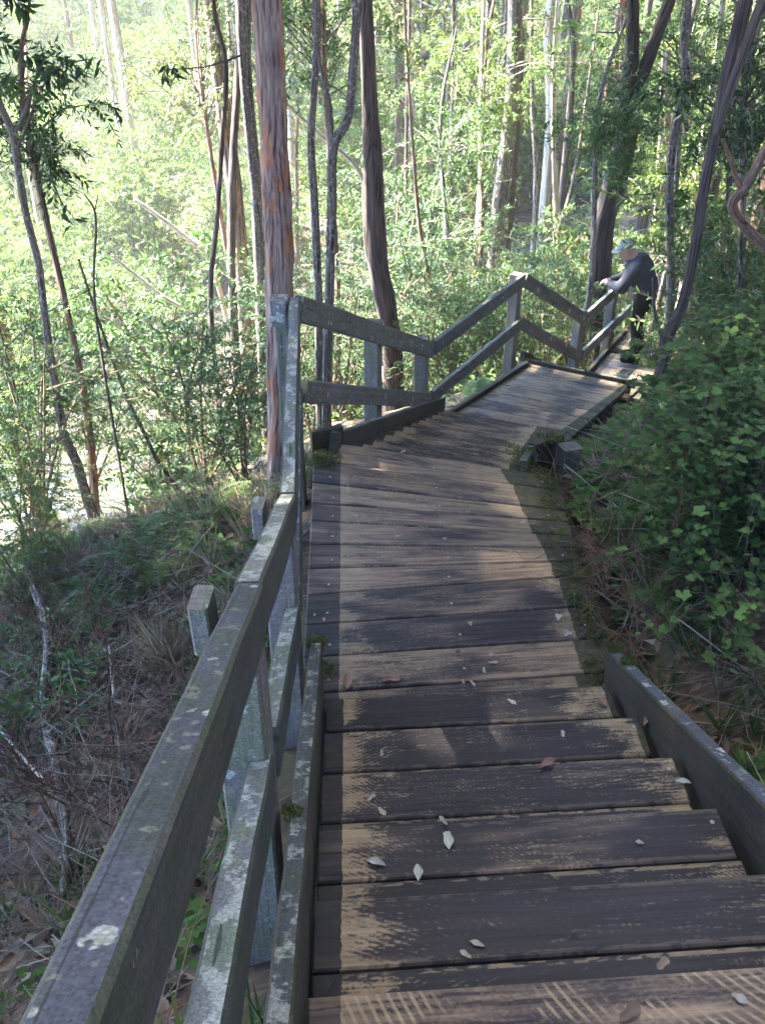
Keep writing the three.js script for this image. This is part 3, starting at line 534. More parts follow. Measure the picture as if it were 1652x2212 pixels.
namedTree('slender_tree', 'forked grey trunk with white lichen curving right behind the near railing', M.barkGrey, [[778, -200, 20], [772, 0, 21], [762, 150, 20], [750, 260, 20], [722, 310, 22], [717, 450, 21], [711, 650, 21], [706, 900, 22]], 9.4, 9.4, { radial: 10, seed: 9, rise: 4, crown: CR(3, 30), forks: [{ px: [[680, 90, 5], [700, 180, 9], [712, 225, 10], [716, 320, 12]] }] });
namedTree('dark_bark_tree', 'dark rough-barked trunk with mossy foot behind the second flight railing', M.barkDark, [[786, -200, 27], [790, 0, 28], [800, 240, 36], [805, 350, 45], [812, 550, 46], [833, 660, 43], [847, 760, 40], [851, 920, 44]], 11.5, 11.5, { radial: 22, seed: 10, rise: 5, crown: CR(3, 26) });
namedTree('dark_bark_tree', 'stout leaning dark trunk with black mossy base behind the man', M.barkBlack, [[1372, -200, 25], [1366, 0, 26], [1363, 125, 30], [1356, 200, 36], [1348, 310, 36], [1321, 400, 40], [1301, 500, 46], [1295, 575, 48], [1295, 650, 46], [1302, 790, 52]], 13.4, 13.4, { radial: 22, seed: 12, rise: 4, crown: CR(3, 24), forks: [{ px: [[1470, -120, 24], [1446, 0, 26], [1426, 50, 28], [1391, 150, 30], [1362, 205, 30]] }, { px: [[1375, 260, 16], [1360, 330, 18], [1335, 420, 22], [1320, 470, 20]] }] });
namedTree('slender_tree', 'slender upright stem standing right of the man', M.barkGrey, [[1492, -150, 17], [1486, 0, 18], [1476, 100, 18], [1481, 175, 18], [1461, 250, 18], [1446, 375, 18], [1446, 500, 18], [1446, 660, 20]], 9.2, 8.8, { radial: 10, seed: 13, rise: 3, crown: CR(2, 14) });
namedTree('mossy_foot_tree', 'leaning grey tree with yellow-green mossy foot on the right bank', M.barkDark, [[1640, -200, 24], [1606, 0, 25], [1576, 125, 24], [1546, 275, 23], [1521, 400, 23], [1501, 525, 23], [1471, 665, 24], [1440, 728, 29], [1434, 775, 26], [1409, 851, 24], [1396, 916, 26], [1381, 1010, 31]], 5.9, 6.4, { radial: 14, seed: 14, rise: 3, crown: CR(2.2, 16, GREEN.dark), forks: [{ px: [[1680, -60, 20], [1646, 0, 22], [1606, 110, 22], [1561, 240, 20], [1548, 290, 16]], X: 6.2 }, { px: [[1409, 600, 6], [1415, 693, 9], [1430, 728, 11], [1440, 760, 12]], X: 5.95 }] });
namedTree('crooked_red_tree', 'crooked reddish-brown stem in the dark thicket at the right edge', M.barkBrown, [[1690, 270, 18], [1652, 322, 20], [1611, 400, 20], [1580, 440, 22], [1605, 485, 22], [1660, 545, 24], [1720, 640, 26]], 6.8, 6.8, { radial: 10, seed: 15, forks: [{ px: [[1560, 300, 8], [1585, 370, 10], [1600, 410, 12]] }] });
namedTree('left_bank_tree', 'curving slim grey trunk at the left edge, forked near its top', M.barkGrey, [[-30, 120, 12], [0, 222, 14], [28, 290, 16], [40, 370, 16], [60, 475, 16], [85, 575, 16], [98, 685, 16], [110, 770, 17], [125, 860, 18], [142, 946, 20], [167, 1000, 21], [187, 1071, 22], [212, 1140, 26]], 8.2, 8.2, { radial: 12, seed: 16, rise: 3, crown: CR(2.4, 18), forks: [{ px: [[66, 200, 6], [55, 240, 8], [32, 288, 10]], X: 8.2 }] });
namedTree('left_bank_tree', 'thin dark trunk leaning left above the white water at the left edge', M.barkDark, [[-60, 800, 11], [0, 900, 13], [25, 946, 14], [58, 1008, 14], [83, 1063, 14], [115, 1115, 16]], 9.4, 9, { radial: 8, seed: 17 });
namedTree('left_bank_tree', 'thin dark stem leaning left on the crest of the littered bank', M.barkDark, [[170, 560, 5], [230, 740, 7], [280, 870, 8], [317, 946, 9], [342, 1000, 10], [378, 1050, 10]], 9.5, 9.5, { radial: 8, seed: 18 });
namedTree('sapling', 'pencil-thin bare sapling in front of the bright clearing', M.barkDark, [[182, 418, 3], [205, 455, 5], [203, 600, 5], [208, 680, 6], [219, 760, 6]], 7.2, 7.2, { radial: 6, seed: 19, flare: 0, forks: [{ px: [[212, 420, 2], [206, 455, 3]], X: 7.2 }] });
// middle-distance stems beyond the railings
const mids = [[1038, 240, 1030, 530, 14, 17, 'barkPale', 'pale orange-streaked stem in front of the glinting river'], [1195, -60, 1190, 230, 22, 24, 'barkPale', 'bright sunlit white trunk at the top centre'], [1150, 230, 1155, 480, 12, 19, 'barkGrey', 'grey stem left of the white tangled branches'], [1200, 420, 1210, 620, 17, 18, 'barkPale', 'pale yellowish stem left of the stout leaning trunk'], [1225, 0, 1235, 170, 14, 22, 'barkDark', 'dark stem beside the bright white trunk'], [1442, 100, 1440, 330, 14, 20, 'barkRed', 'orange-barked stem behind the leaning forked trunk'], [885, 0, 880, 180, 8, 18, 'barkDark', 'thin dark stem right of the near rough-barked trunk'], [1110, -30, 1125, 70, 10, 18, 'barkDark', 'short leaning dark stem above the pale green tree'], [905, 480, 930, 640, 10, 15, 'barkBrown', 'leaning brown stem beside the second railing'], [1245, 350, 1200, 520, 8, 17, 'barkGrey', 'grey stem leaning right above the middle railing'], [1570, 500, 1560, 690, 18, 11, 'barkDark', 'dark trunk behind the leaves on the right bank'], [60, 240, 66, 370, 12, 22, 'barkPale', 'pale trunk in the bright far left'], [1425, 300, 1415, 520, 10, 18, 'barkPale', 'pale slim stem between the two forked trunks'], [960, 100, 975, 320, 9, 21, 'barkGrey', 'slim grey stem left of the pale green tree'], [500, 400, 500, 640, 12, 16, 'barkGrey', 'grey stem low behind the thick reddish trunk'], [1090, 60, 1075, 300, 8, 24, 'barkGrey', 'distant slim stem below the top centre']];
mids.forEach(([x0, y0, x1, y1, w, X, b, label], k) => { const R = rng(k + 900), mx = (x0 + x1) / 2 + (R() - 0.5) * w; namedTree('river_flat_tree', label, M[b], [[x0 - (x1 - x0) * 0.5, y0 - 150, w * 0.7], [x0, y0, w * 0.85], [mx, (y0 + y1) / 2, w], [x1, y1, w * 1.05]], X, X, { radial: 8, seed: 60 + k, rise: k === 6 || k === 8 ? 5 : 2, flare: 0.1, crown: k === 6 || k === 8 ? CR(3, 30) : null }); });

// where a thing stands, in words (from its own position seen from the viewpoint)
function zone(p) {
  const d = depthOf(p), px = 826 + p.x / d * FPX, r = riverAt(p.x, -p.z);
  const col = px < -80 || px > 1730 ? 'outside the picture' : px < 240 ? 'at the far left' : px < 430 ? 'in the bright clearing at left' : px < 600 ? 'behind the thick reddish trunk' : px < 860 ? 'between the reddish and dark rough trunks' : px < 1060 ? 'right of the dark rough trunk' : px < 1250 ? 'above the middle railing' : px < 1420 ? 'behind the man' : 'at the right edge';
  return (r > 0 ? 'on the near river bank, ' : -p.z < 34 ? 'just across the river, ' : 'deep in the valley, ') + col;
}
// ---------------------------------------------------------------- forest masses
{
  const R = rng(4242);
  let n = 0;
  const kinds = ['pale-trunked', 'grey-trunked', 'brown-trunked', 'dark-trunked'];
  for (let tries = 0; tries < 900 && n < 112; tries++) {                 // trees of the river flat and the far bank
    const X = 15 + Math.pow(R(), 1.2) * 62, x = (R() - 0.5) * (14 + X * 1.15), r = riverAt(x, X);
    if (Math.abs(r) < 3.4 || (r > 0 && pathAt(x, X)[1] > 4 && X < 20) || (x < -3 && X < 32 && R() < 0.8)) continue;
    const i = Math.floor(R() * 4), s = 0.75 + R() * 0.5 + (X > 45 ? 0.25 : 0);
    const at = V(x, groundY(x, -X), -X), w = zone(at); copyOf(TR[i], at, R() * 6.283, V(s, s * (0.85 + R() * 0.35), s), kinds[i] + ' slim tree ' + w, kinds[i] + ' trees ' + w);
    n++;
  }
  n = 0;
  for (let tries = 0; tries < 1600 && n < 230; tries++) {                // shrubs below them
    const X = 11 + Math.pow(R(), 1.3) * 48, x = (R() - 0.5) * (10 + X * 1.1), r = riverAt(x, X), s = pathAt(x, X)[1];
    if (Math.abs(r) < 3.0 || (r > 0 && Math.abs(s) < 1.6) || (r > 0 && x < 1 && R() < 0.6)) continue;
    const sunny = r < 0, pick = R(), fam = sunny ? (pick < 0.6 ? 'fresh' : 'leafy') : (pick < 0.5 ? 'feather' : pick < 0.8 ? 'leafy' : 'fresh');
    const k = Math.floor(R() * 3), sc = 0.7 + R() * 0.7;
    const at = V(x, groundY(x, -X) - 0.05, -X), w = zone(at), look = fam === 'feather' ? 'feathery blue-green shrub' : fam === 'leafy' ? 'mid-green leafy shrub' : 'yellow-green drooping shrub';
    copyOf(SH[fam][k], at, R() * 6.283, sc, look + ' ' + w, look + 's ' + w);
    n++;
  }
  for (const [x, X] of [[-4.2, 29.5], [-2, 33.5], [1.5, 36], [5, 38], [9, 40], [-1, 39], [3.5, 44], [8, 47], [13, 45], [4.4, 20], [7.5, 22.5], [11, 25.5], [9, 17.5], [13, 20], [17, 41], [-5.5, 40], [-10, 27], [-8, 31], [-6.5, 26.5], [-9, 36], [-6, 34], [-11, 41], [-7, 43.5], [-3.5, 46], [-2.5, 27.5], [0.5, 30.5], [6, 33.5], [12, 36.5], [2.2, 18], [6.2, 15.8]]) { const at = V(x, groundY(x, -X) - 0.1, -X), w = zone(at); copyOf(TALL[x < -2 ? 0 : 1 + Math.floor(R() * 2)], at, R() * 6.283, 0.9 + R() * 0.3, 'tall straight forest tree ' + w, 'tall forest trees ' + w); }
  // tall trees on the left and ahead whose crowns shade the walk
  const tall = [[-5.2, 4.2], [-7.5, 6.8], [-9.5, 4.5], [-9.6, 7.6], [-6.4, 10.0], [-12, 6.5], [-11.5, 4], [-9, 1], [-12, 2], [-5.6, 11.0], [-4.6, -1.5], [-8, -2.5], [5.5, 5.5], [7, 9.5], [5, 1.5], [8.5, 13.5], [4.5, -3], [-2.5, -5], [10, 5], [2.9, 3.2], [3.9, 6.8], [2.2, -2.4], [-5.2, 9.4], [3.2, 0.6], [6, 11.5], [-8, 3.2], [-2.2, 14.8], [-4.4, 7.6], [-4.4, 5.4], [-6.2, 1.5], [-6.6, 5.4], [-5.8, 3.4], [-4.9, 11.6]];
  const Rt_ = rng(31); tall.forEach(([x, X], k) => copyOf(TALL[1 + k % 2], V(x, groundY(x, -X) - 0.1, -X), Rt_() * 6.283, 0.85 + Rt_() * 0.3, X > 11.3 && x < 0 ? 'tall forest tree ' + zone(V(x, -5, -X)) : 'tall forest tree shading the walk from ' + (X < 0 ? 'behind the viewer' : x < 0 ? 'the left, outside the picture' : 'the right bank, outside the picture'), 'tall shade trees ' + (X < 0 ? 'behind' : x < 0 ? 'left' : 'right')));
}

{ // low growth covering the valley floor
  const R0 = rng(21), lb = new Leaves(); for (let k = 0; k < 80; k++) { const a = R0() * 6.283, r = R0(), o = V(Math.cos(a) * r * 0.5, R0() * 0.45, Math.sin(a) * r * 0.5), d = rdir(R0).add(V(0, 0.4, 0)).normalize(); lb.blade(o, d, rdir(R0).cross(d).normalize(), 0.13 + R0() * 0.12, 0.04, tint(R0, [0.8, 0.85, 0.8], [1.15, 1.1, 1.1], 0.15)); }
  const g = lb.geo(), R = rng(77), m = new THREE.Matrix4(), q = new THREE.Quaternion(), list = [];
  for (let t = 0; t < 20000 && list.length < 5200; t++) { const X = 9 + Math.pow(R(), 1.25) * 66, x = (R() - 0.5) * (9 + X * 1.15), r = riverAt(x, X); if (Math.abs(r) < 3.5 || (r > 0 && (Math.abs(pathAt(x, X)[1]) < 1.3 || X < 12))) continue; list.push([x, X, r]); }
  const im = new THREE.InstancedMesh(g, M.leaf, list.length); im.name = 'valley_undergrowth';
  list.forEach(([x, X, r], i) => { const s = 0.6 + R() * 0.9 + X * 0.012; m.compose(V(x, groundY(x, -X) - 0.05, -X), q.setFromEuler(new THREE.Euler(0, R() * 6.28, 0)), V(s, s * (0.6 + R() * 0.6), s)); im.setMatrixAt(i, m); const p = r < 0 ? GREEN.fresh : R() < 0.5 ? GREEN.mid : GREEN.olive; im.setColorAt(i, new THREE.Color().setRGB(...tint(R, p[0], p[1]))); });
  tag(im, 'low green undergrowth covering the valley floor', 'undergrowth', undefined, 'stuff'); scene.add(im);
}
// nearer shrubs placed by eye
const near = [
  ['feather', 0, 40, 860, 8.4, 1.0, 'feathery shrub low at the left edge before the river'], ['feather', 2, 420, 860, 9.6, 1.05, 'blue-green feathery shrub left of the thick reddish trunk'], ['feather', 0, 520, 900, 8.8, 0.8, 'small feathery shrub against the foot of the thick reddish trunk'],
   ['leafy', 1, 330, 700, 13, 1.3, 'leafy shrub in half sun beyond the left bank'], ['feather', 1, 740, 780, 12.5, 1.2, 'feathery shrub seen through the first bay of railing'], ['feather', 2, 900, 690, 15, 1.5, 'dark feathery shrub in front of the river at centre'], ['feather', 0, 990, 640, 16, 1.3, 'feathery shrub above the middle railing'], ['leafy', 2, 1010, 860, 11.8, 0.9, 'leafy shrub under the middle railing'], ['feather', 1, 1180, 760, 13.2, 0.9, 'feathery shrub behind the third flight railing'], ['fresh', 0, 1230, 640, 16, 0.9, 'yellow-green shrub beside the stout leaning trunk'],
  ['fresh', 1, 1450, 480, 17, 1.2, 'bright yellow-green shrub behind the man'], ['leafy', 0, 1600, 560, 10, 1.2, 'leafy thicket shrub at the right edge'], ['leafy', 2, 1440, 850, 9.0, 0.5, 'low leafy bush overhanging the right side of the far boardwalk'], ['leafy', 1, 1590, 960, 6.2, 0.5, 'dark leafy bush halfway up the right edge'], ['leafy', 2, 1660, 1080, 5.2, 0.5, 'leafy bush at the right edge above the near kerb'], ['feather', 0, 1560, 690, 8.2, 0.8, 'feathery bush behind the mossy-footed tree'], ['leafy', 0, 1530, 830, 7.6, 0.55, 'leafy bush right of the mossy-footed tree'], ['fresh', 0, 20, 900, 9.6, 0.8, 'yellow-green shrub at the left edge before the white water'], ['feather', 1, 170, 930, 10.2, 0.8, 'feathery shrub at the foot of the curving left trunk'], ['leafy', 1, 1640, 760, 8.6, 0.9, 'leafy shrub on the right bank behind the mossy-footed tree'], ['fresh', 2, 40, 1180, 5.2, 0.34, 'small yellow-green twiggy bush at the left edge above the bank'], ['feather', 2, 30, 1010, 7.6, 0.7, 'low feathery shrub beside the white water'], ['feather', 0, 820, 560, 17, 1.6, 'tall feathery shrub right of the dark rough trunk'],
];
near.forEach(([f, k, px, py, X, s, label], n) => { const p = onX(px, py, X), g = groundY(p.x, p.z); copyOf(SH[f][k], V(p.x, Math.max(g, p.y - 1.1 * s) - 0.05, p.z), n * 1.7, s, label); });

// bare dead branchwork and leaning dead trunks
function bare(label, px, py, X, size, seed, mat) {
  const R = rng(seed), c = onX(px, py, X), g = groundY(c.x, c.z), b = V(c.x, Math.max(g - 0.1, c.y - size), c.z); if (b.y > g) b.y = g - 0.05;
  const t = thing('dead_shrub', label, 'dead shrub', b), st = [];
  const grow = (o, d, L, r, n) => { const m = o.clone().addScaledVector(d, L * 0.5).addScaledVector(rdir(R), L * 0.12), e = o.clone().addScaledVector(d, L).addScaledVector(rdir(R), L * 0.14); st.push([[o, m, e], r]); if (n) for (let k = 0; k < 3; k++) grow(o.clone().lerp(e, 0.45 + R() * 0.5), d.clone().addScaledVector(rdir(R), 0.75).normalize(), L * (0.5 + R() * 0.25), r * 0.6, n - 1); };
  const H = Math.max(size, c.y - b.y);
  for (let k = 0; k < 3; k++) grow(V((R() - 0.5) * 0.3, 0, (R() - 0.5) * 0.3), V((R() - 0.5) * 0.9, 1, (R() - 0.5) * 0.6).normalize(), Math.min(H, size) * (0.45 + R() * 0.3), 0.014 + size * 0.003, 3);
  part('branches', stickGeo(st), mat, t);
}
[['bare grey branchwork above the middle railing', 1220, 470, 15, 2.6, M.barkGrey], ['bleached bare branches in the bright clearing', 350, 430, 16, 3, M.barkPale], ['bare grey shrub below the bright clearing', 270, 620, 12.5, 2, M.barkGrey], ['bare branches at the top between the slender trunks', 880, 130, 16, 4, M.barkGrey], ['bare pale branches right of the man', 1600, 400, 16, 2.6, M.barkPale], ['bare twiggy shrub under the thick reddish trunk', 450, 760, 11, 1.8, M.barkBrown]].forEach(([l, px, py, X, z, m], k) => bare(l, px, py, X, z, 700 + k, m));
[['bleached dead log leaning across the bright clearing', [[290, 430, 8], [340, 465, 10], [392, 505, 11], [450, 560, 10]], 15], ['pale dead log slanting down toward the reddish trunk', [[240, 550, 7], [300, 600, 9], [352, 640, 9], [420, 690, 9]], 13], ['white dead limb slanting behind the slender trunks', [[600, 210, 7], [640, 245, 9], [700, 300, 9], [780, 380, 9]], 14]].forEach(([l, px, X], k) => { const q = pixelTrunk(px, X, X, false), b = q.pts[0].clone(), t = thing('dead_log', l, 'log', b), e = q.pts[q.pts.length - 1]; q.pts.unshift(V(b.x + 0.4, groundY(b.x + 0.4, b.z), b.z)); q.rad.unshift(q.rad[0]); part('wood', anchor(tube(q.pts, q.rad, 8, { seed: 330 + k }), b), M.barkPale, t); });

[[60, 1400, 'beside the pale propped branch'], [170, 1580, 'right of the pale propped branch'], [260, 1650, 'low on the slope left of the handrail'], [50, 1780, 'at the left edge low on the slope'], [330, 1530, 'left of the nearest post'], [190, 1310, 'in the middle of the left slope'], [500, 1120, 'on the crest beside the handrail'], [110, 1880, 'at the bottom left of the slope'], [300, 1800, 'close under the near handrail'], [390, 1230, 'below the crest of the left slope'], [1330, 1180, 'on the right bank by the landing'], [1450, 1420, 'on the right bank above the near kerb']].forEach(([px, py, where], k) => {
  const R = rng(1200 + k), b = groundHit(px, py, -0.03), t = thing('dead_brush', 'tangle of dead brown twigs ' + where, 'dead brush', b), st = [];
  const grow = (o, d, L, r, n) => { const e = o.clone().addScaledVector(d, L).addScaledVector(rdir(R), L * 0.2); st.push([[o, o.clone().lerp(e, 0.5).addScaledVector(rdir(R), L * 0.12), e], r]); if (n) for (let q = 0; q < 3; q++) grow(o.clone().lerp(e, 0.3 + R() * 0.7), d.clone().addScaledVector(rdir(R), 0.9).normalize(), L * (0.5 + R() * 0.3), r * 0.7, n - 1); };
  for (let q = 0; q < 5; q++) { const a = R() * 6.283; grow(V((R() - 0.5) * 0.3, 0, (R() - 0.5) * 0.3), V(Math.cos(a), 0.35 + R() * 0.7, Math.sin(a)).normalize(), 0.32 + R() * 0.3, 0.004, 3); }
  part('twigs', stickGeo(st, 3), k % 3 ? M.barkBrown : M.barkGrey, t);
});
// small understorey trees with hanging foliage in mid-air (their stems are slender)
const hang = [['pale yellow-green leafy tree catching the sun right of centre', 1050, 130, 17, GREEN.fresh, 1.5, 40], ['drooping green foliage of a small tree before the stout leaning trunk', 1290, 260, 12.5, GREEN.mid, 1.1, 30], ['small leafy tree at the left edge above the bright clearing', 60, 240, 9.5, GREEN.dark, 0.9, 20], ['fine-leaved tree above the second railing', 950, 300, 16, GREEN.mid, 1.6, 36], ['fine-leaved tree at the top between the grey trunks', 700, 60, 13, GREEN.mid, 1.5, 34], ['dark leafy tree at the top right corner', 1600, 200, 8.5, GREEN.dark, 1.0, 26], ['fine-leaved tree left of the thick reddish trunk', 430, 130, 15, GREEN.olive, 1.6, 34], ['fine-leaved tree high behind the forked trunk', 1480, 120, 14, GREEN.mid, 1.5, 34]];
hang.forEach(([label, px, py, X, pal, r, clumps], k) => {
  const R = rng(k * 13 + 500), c = onX(px, py, X), b = V(c.x + (R() - 0.5) * 0.6, groundY(c.x, c.z) - 0.1, c.z), t = thing('understorey_tree', label, 'tree', b), lb = new Leaves(), st = [];
  part('trunk', anchor(tube([b, b.clone().lerp(c, 0.4).add(V(0.15, 0, 0.1)), c.clone().add(V(0, 0.3, 0)), c.clone().add(V(0.2, r, 0))], [0.05, 0.04, 0.03, 0.012], 8, { seed: k + 70, step: 0.3 }), b), k % 2 ? M.barkGrey : M.barkBrown, t);
  for (let q = 0; q < clumps; q++) { const e = c.clone().add(rdir(R).multiply(V(r, r * 0.8, r)).multiplyScalar(0.35 + R() * 0.65)), o = c.clone().lerp(b, R() * 0.15); st.push([[o, o.clone().lerp(e, 0.5).add(V(0, 0.12, 0)), e], 0.007]); for (let m = 0; m < 4; m++) spray(lb, R, o.clone().lerp(e, 0.6 + R() * 0.4), rdir(R).add(V(0, 0.2, 0)).normalize(), 0.3 + R() * 0.35, 30, 0.09, 0.02, pal, 0.9); }
  part('branches', anchor(stickGeo(st), b), M.barkGrey, t); part('crown', anchor(lb.geo(), b), M.leaf, t);
});

// ---------------------------------------------------------------- the banks beside the walk
const offWalk = (x, X, m) => Math.abs(pathAt(x, X)[1]) > m;
function scatter(name, label, category, geo, mat, count, seed, area, place) {
  const R = rng(seed), list = [], m = new THREE.Matrix4(), q = new THREE.Quaternion(), cols = [];
  for (let tries = 0; list.length < count && tries < count * 6; tries++) { const [x, X] = area(R); if (!offWalk(x, X, 0.78) || Math.abs(riverAt(x, X)) < 3.4) continue; const r = place(R, x, X); list.push(r); }
  const im = new THREE.InstancedMesh(geo, mat, list.length); im.name = numbered(name); im.castShadow = im.receiveShadow = true;
  list.forEach((r, i) => { m.compose(r.p, q.setFromEuler(r.e), r.s); im.setMatrixAt(i, m); im.setColorAt(i, r.c); });
  tag(im, label, category, undefined, 'stuff'); scene.add(im); return im;
}
const oneLeaf = (() => { const lb = new Leaves(); lb.blade(V(-0.5, 0, 0), V(1, 0, 0), V(0, 1, 0), 1, 0.34, [1, 1, 1]); return lb.geo(); })();
const twig = tube([V(-0.5, 0, 0), V(-0.15, 0.03, 0.03), V(0.2, -0.02, -0.02), V(0.5, 0.03, 0.02)], [0.011, 0.010, 0.007, 0.004], 5, { step: 0.2, seed: 3, rough: 0.05 });
M.litter = new THREE.MeshStandardMaterial({ color: 0xffffff, roughness: 0.95, side: THREE.DoubleSide });
M.twig = new THREE.MeshStandardMaterial({ color: 0xffffff, roughness: 0.95 });
const areaL = (R) => { const X = 0.4 + Math.pow(R(), 0.8) * 9.5; return [-0.4 - Math.pow(R(), 0.8) * (2.2 + X * 0.42), X]; };
const areaR = (R) => { const X = 1.4 + R() * 9; return [0.9 + Math.pow(R(), 0.8) * (1.6 + X * 0.36), X]; };
const lit = (R) => { const t = R(), c = t < 0.45 ? [0.17, 0.115, 0.075] : t < 0.65 ? [0.26, 0.21, 0.15] : t < 0.8 ? [0.19, 0.09, 0.05] : [0.09, 0.065, 0.045], k = 0.7 + R() * 0.6; return new THREE.Color(c[0] * k, c[1] * k, c[2] * k); };
for (const [area, n, side] of [[areaL, 17000, 'left'], [areaR, 8000, 'right']]) {
  scatter('leaf_litter', 'dry brown leaves littering the bank on the ' + side + ' of the walk', 'leaf litter', oneLeaf, M.litter, n, side.length * 7, area, (R, x, X) => { const s = 0.05 + R() * 0.07; return { p: V(x, groundY(x, -X) + R() * 0.05, -X), e: new THREE.Euler((R() - 0.5) * 1.2, R() * 6.283, (R() - 0.5) * 1.2), s: V(s, s, s), c: lit(R) }; });
  scatter('twig_litter', 'tangle of dead twigs on the bank on the ' + side + ' of the walk', 'twigs', twig, M.twig, side === 'left' ? 11500 : 4500, side.length * 11, area, (R, x, X) => { const s = 0.12 + Math.pow(R(), 2) * 0.7; return { p: V(x, groundY(x, -X) + 0.02 + R() * 0.12, -X), e: new THREE.Euler((R() - 0.5) * 0.3, R() * 6.283, (R() - 0.5) * 0.7), s: V(s, Math.min(0.4, s) * (0.25 + R() * 0.5), Math.min(0.4, s) * (0.25 + R() * 0.5)), c: new THREE.Color().setRGB(...(R() < 0.65 ? [0.15, 0.115, 0.09] : R() < 0.5 ? [0.27, 0.24, 0.20] : [0.15, 0.085, 0.055])) }; });
}
// low herbs
const herb = (() => { const R = rng(8), lb = new Leaves(); for (let k = 0; k < 9; k++) { const a = R() * 6.283, o = V(Math.cos(a) * R() * 0.25, 0.1 + R() * 0.55, Math.sin(a) * R() * 0.25), d = V(Math.cos(a), (R() - 0.4) * 0.5, Math.sin(a)).normalize(); lb.lobed(o, d, V(-d.x * 0.3, 1, -d.z * 0.3).normalize(), 0.3 + R() * 0.22, tint(R, [0.8, 0.9, 0.8], [1.1, 1.1, 1], 0.15), 3); } return lb.geo(); })();
const grn = (R) => new THREE.Color().setRGB(...tint(R, [0.05, 0.11, 0.03], [0.12, 0.20, 0.05], 0.2));
const herbSpot = (R, x, X) => { const s = 0.07 + R() * 0.09; return { p: V(x, groundY(x, -X) + 0.02, -X), e: new THREE.Euler(0, R() * 6.283, 0), s: V(s, s * 1.4, s), c: grn(R) }; };
const clumpy = (area, f, th) => (R) => { for (let k = 0; k < 30; k++) { const q = area(R); if (fbm(q[0] * f + 7, q[1] * f, 2) > th) return q; } return area(R); };
scatter('ground_herbs', 'low green herbs growing through the litter on the left bank', 'herbs', herb, M.leaf, 2300, 71, clumpy(areaL, 1.6, 0.52), herbSpot);
scatter('ground_herbs', 'low green herbs carpeting the shaded right bank', 'herbs', herb, M.leaf, 5200, 72, clumpy(areaR, 1.6, 0.45), herbSpot);
// grass
const tuft = (() => { const R = rng(18), lb = new Leaves(); for (let k = 0; k < 12; k++) { const a = R() * 6.283; lb.blade(V((R() - 0.5) * 0.1, 0, (R() - 0.5) * 0.1), V(Math.cos(a) * 0.5, 1, Math.sin(a) * 0.5).normalize(), V(-Math.cos(a), 0.5, -Math.sin(a)).normalize(), 0.7 + R() * 0.6, 0.035, [1, 1, 1], 0.3); } return lb.geo(); })();
const grassSpot = (dry) => (R, x, X) => { const s = 0.12 + R() * 0.16; return { p: V(x, groundY(x, -X), -X), e: new THREE.Euler((R() - 0.5) * 0.5, R() * 6.283, (R() - 0.5) * 0.5), s: V(s, s, s), c: new THREE.Color().setRGB(...(dry(R) ? tint(R, [0.26, 0.20, 0.13], [0.34, 0.28, 0.18]) : tint(R, [0.07, 0.12, 0.03], [0.13, 0.19, 0.05]))) }; };
scatter('bank_grass', 'thin dry and green grass on the left bank', 'grass', tuft, M.dry, 1900, 81, clumpy(areaL, 1.3, 0.5), grassSpot((R) => R() < 0.6));
scatter('bank_grass', 'thin green grass on the right bank', 'grass', tuft, M.leaf, 500, 82, areaR, grassSpot((R) => R() < 0.3));

// leafy creeper clumps of the right bank
const creepers = [1, 2, 3, 4].map((s) => {
  const R = rng(s * 71), o = new THREE.Group(); o.name = 'creeper_clump'; o.userData = { category: 'creeper' };
  const lb = new Leaves(), st = [];
  for (let k = 0; k < 9; k++) {
    const a = R() * 6.283, L = 0.25 + R() * 0.35, p0 = V((R() - 0.5) * 0.15, 0, (R() - 0.5) * 0.15), p1 = V(Math.cos(a) * L * 0.5, 0.12 + R() * 0.3, Math.sin(a) * L * 0.5), p2 = V(Math.cos(a) * L, 0.02 + R() * 0.35, Math.sin(a) * L), c = new THREE.CatmullRomCurve3([p0, p1, p2]);
    st.push([[p0, p1, p2], 0.002]);
    for (let q = 0; q < 11; q++) { const p = c.getPoint(0.2 + 0.8 * (q + R()) / 11), b = R() * 6.283, d = V(Math.cos(b), (R() - 0.6) * 0.7, Math.sin(b)).normalize(), n = V((R() - 0.5) * 0.9, 1, (R() - 0.5) * 0.9 + 0.25).normalize().addScaledVector(d, -0).normalize(); n.addScaledVector(d, -n.dot(d)).normalize(); lb.lobed(p, d, n, 0.022 + R() * 0.042, tint(R, [0.04, 0.085, 0.025], [0.12, 0.20, 0.05], 0.25), 5); }
  }
  part('stem', stickGeo(st, 3), M.barkBrown, o); part('foliage', lb.geo(), M.leafThick, o); return o;
});
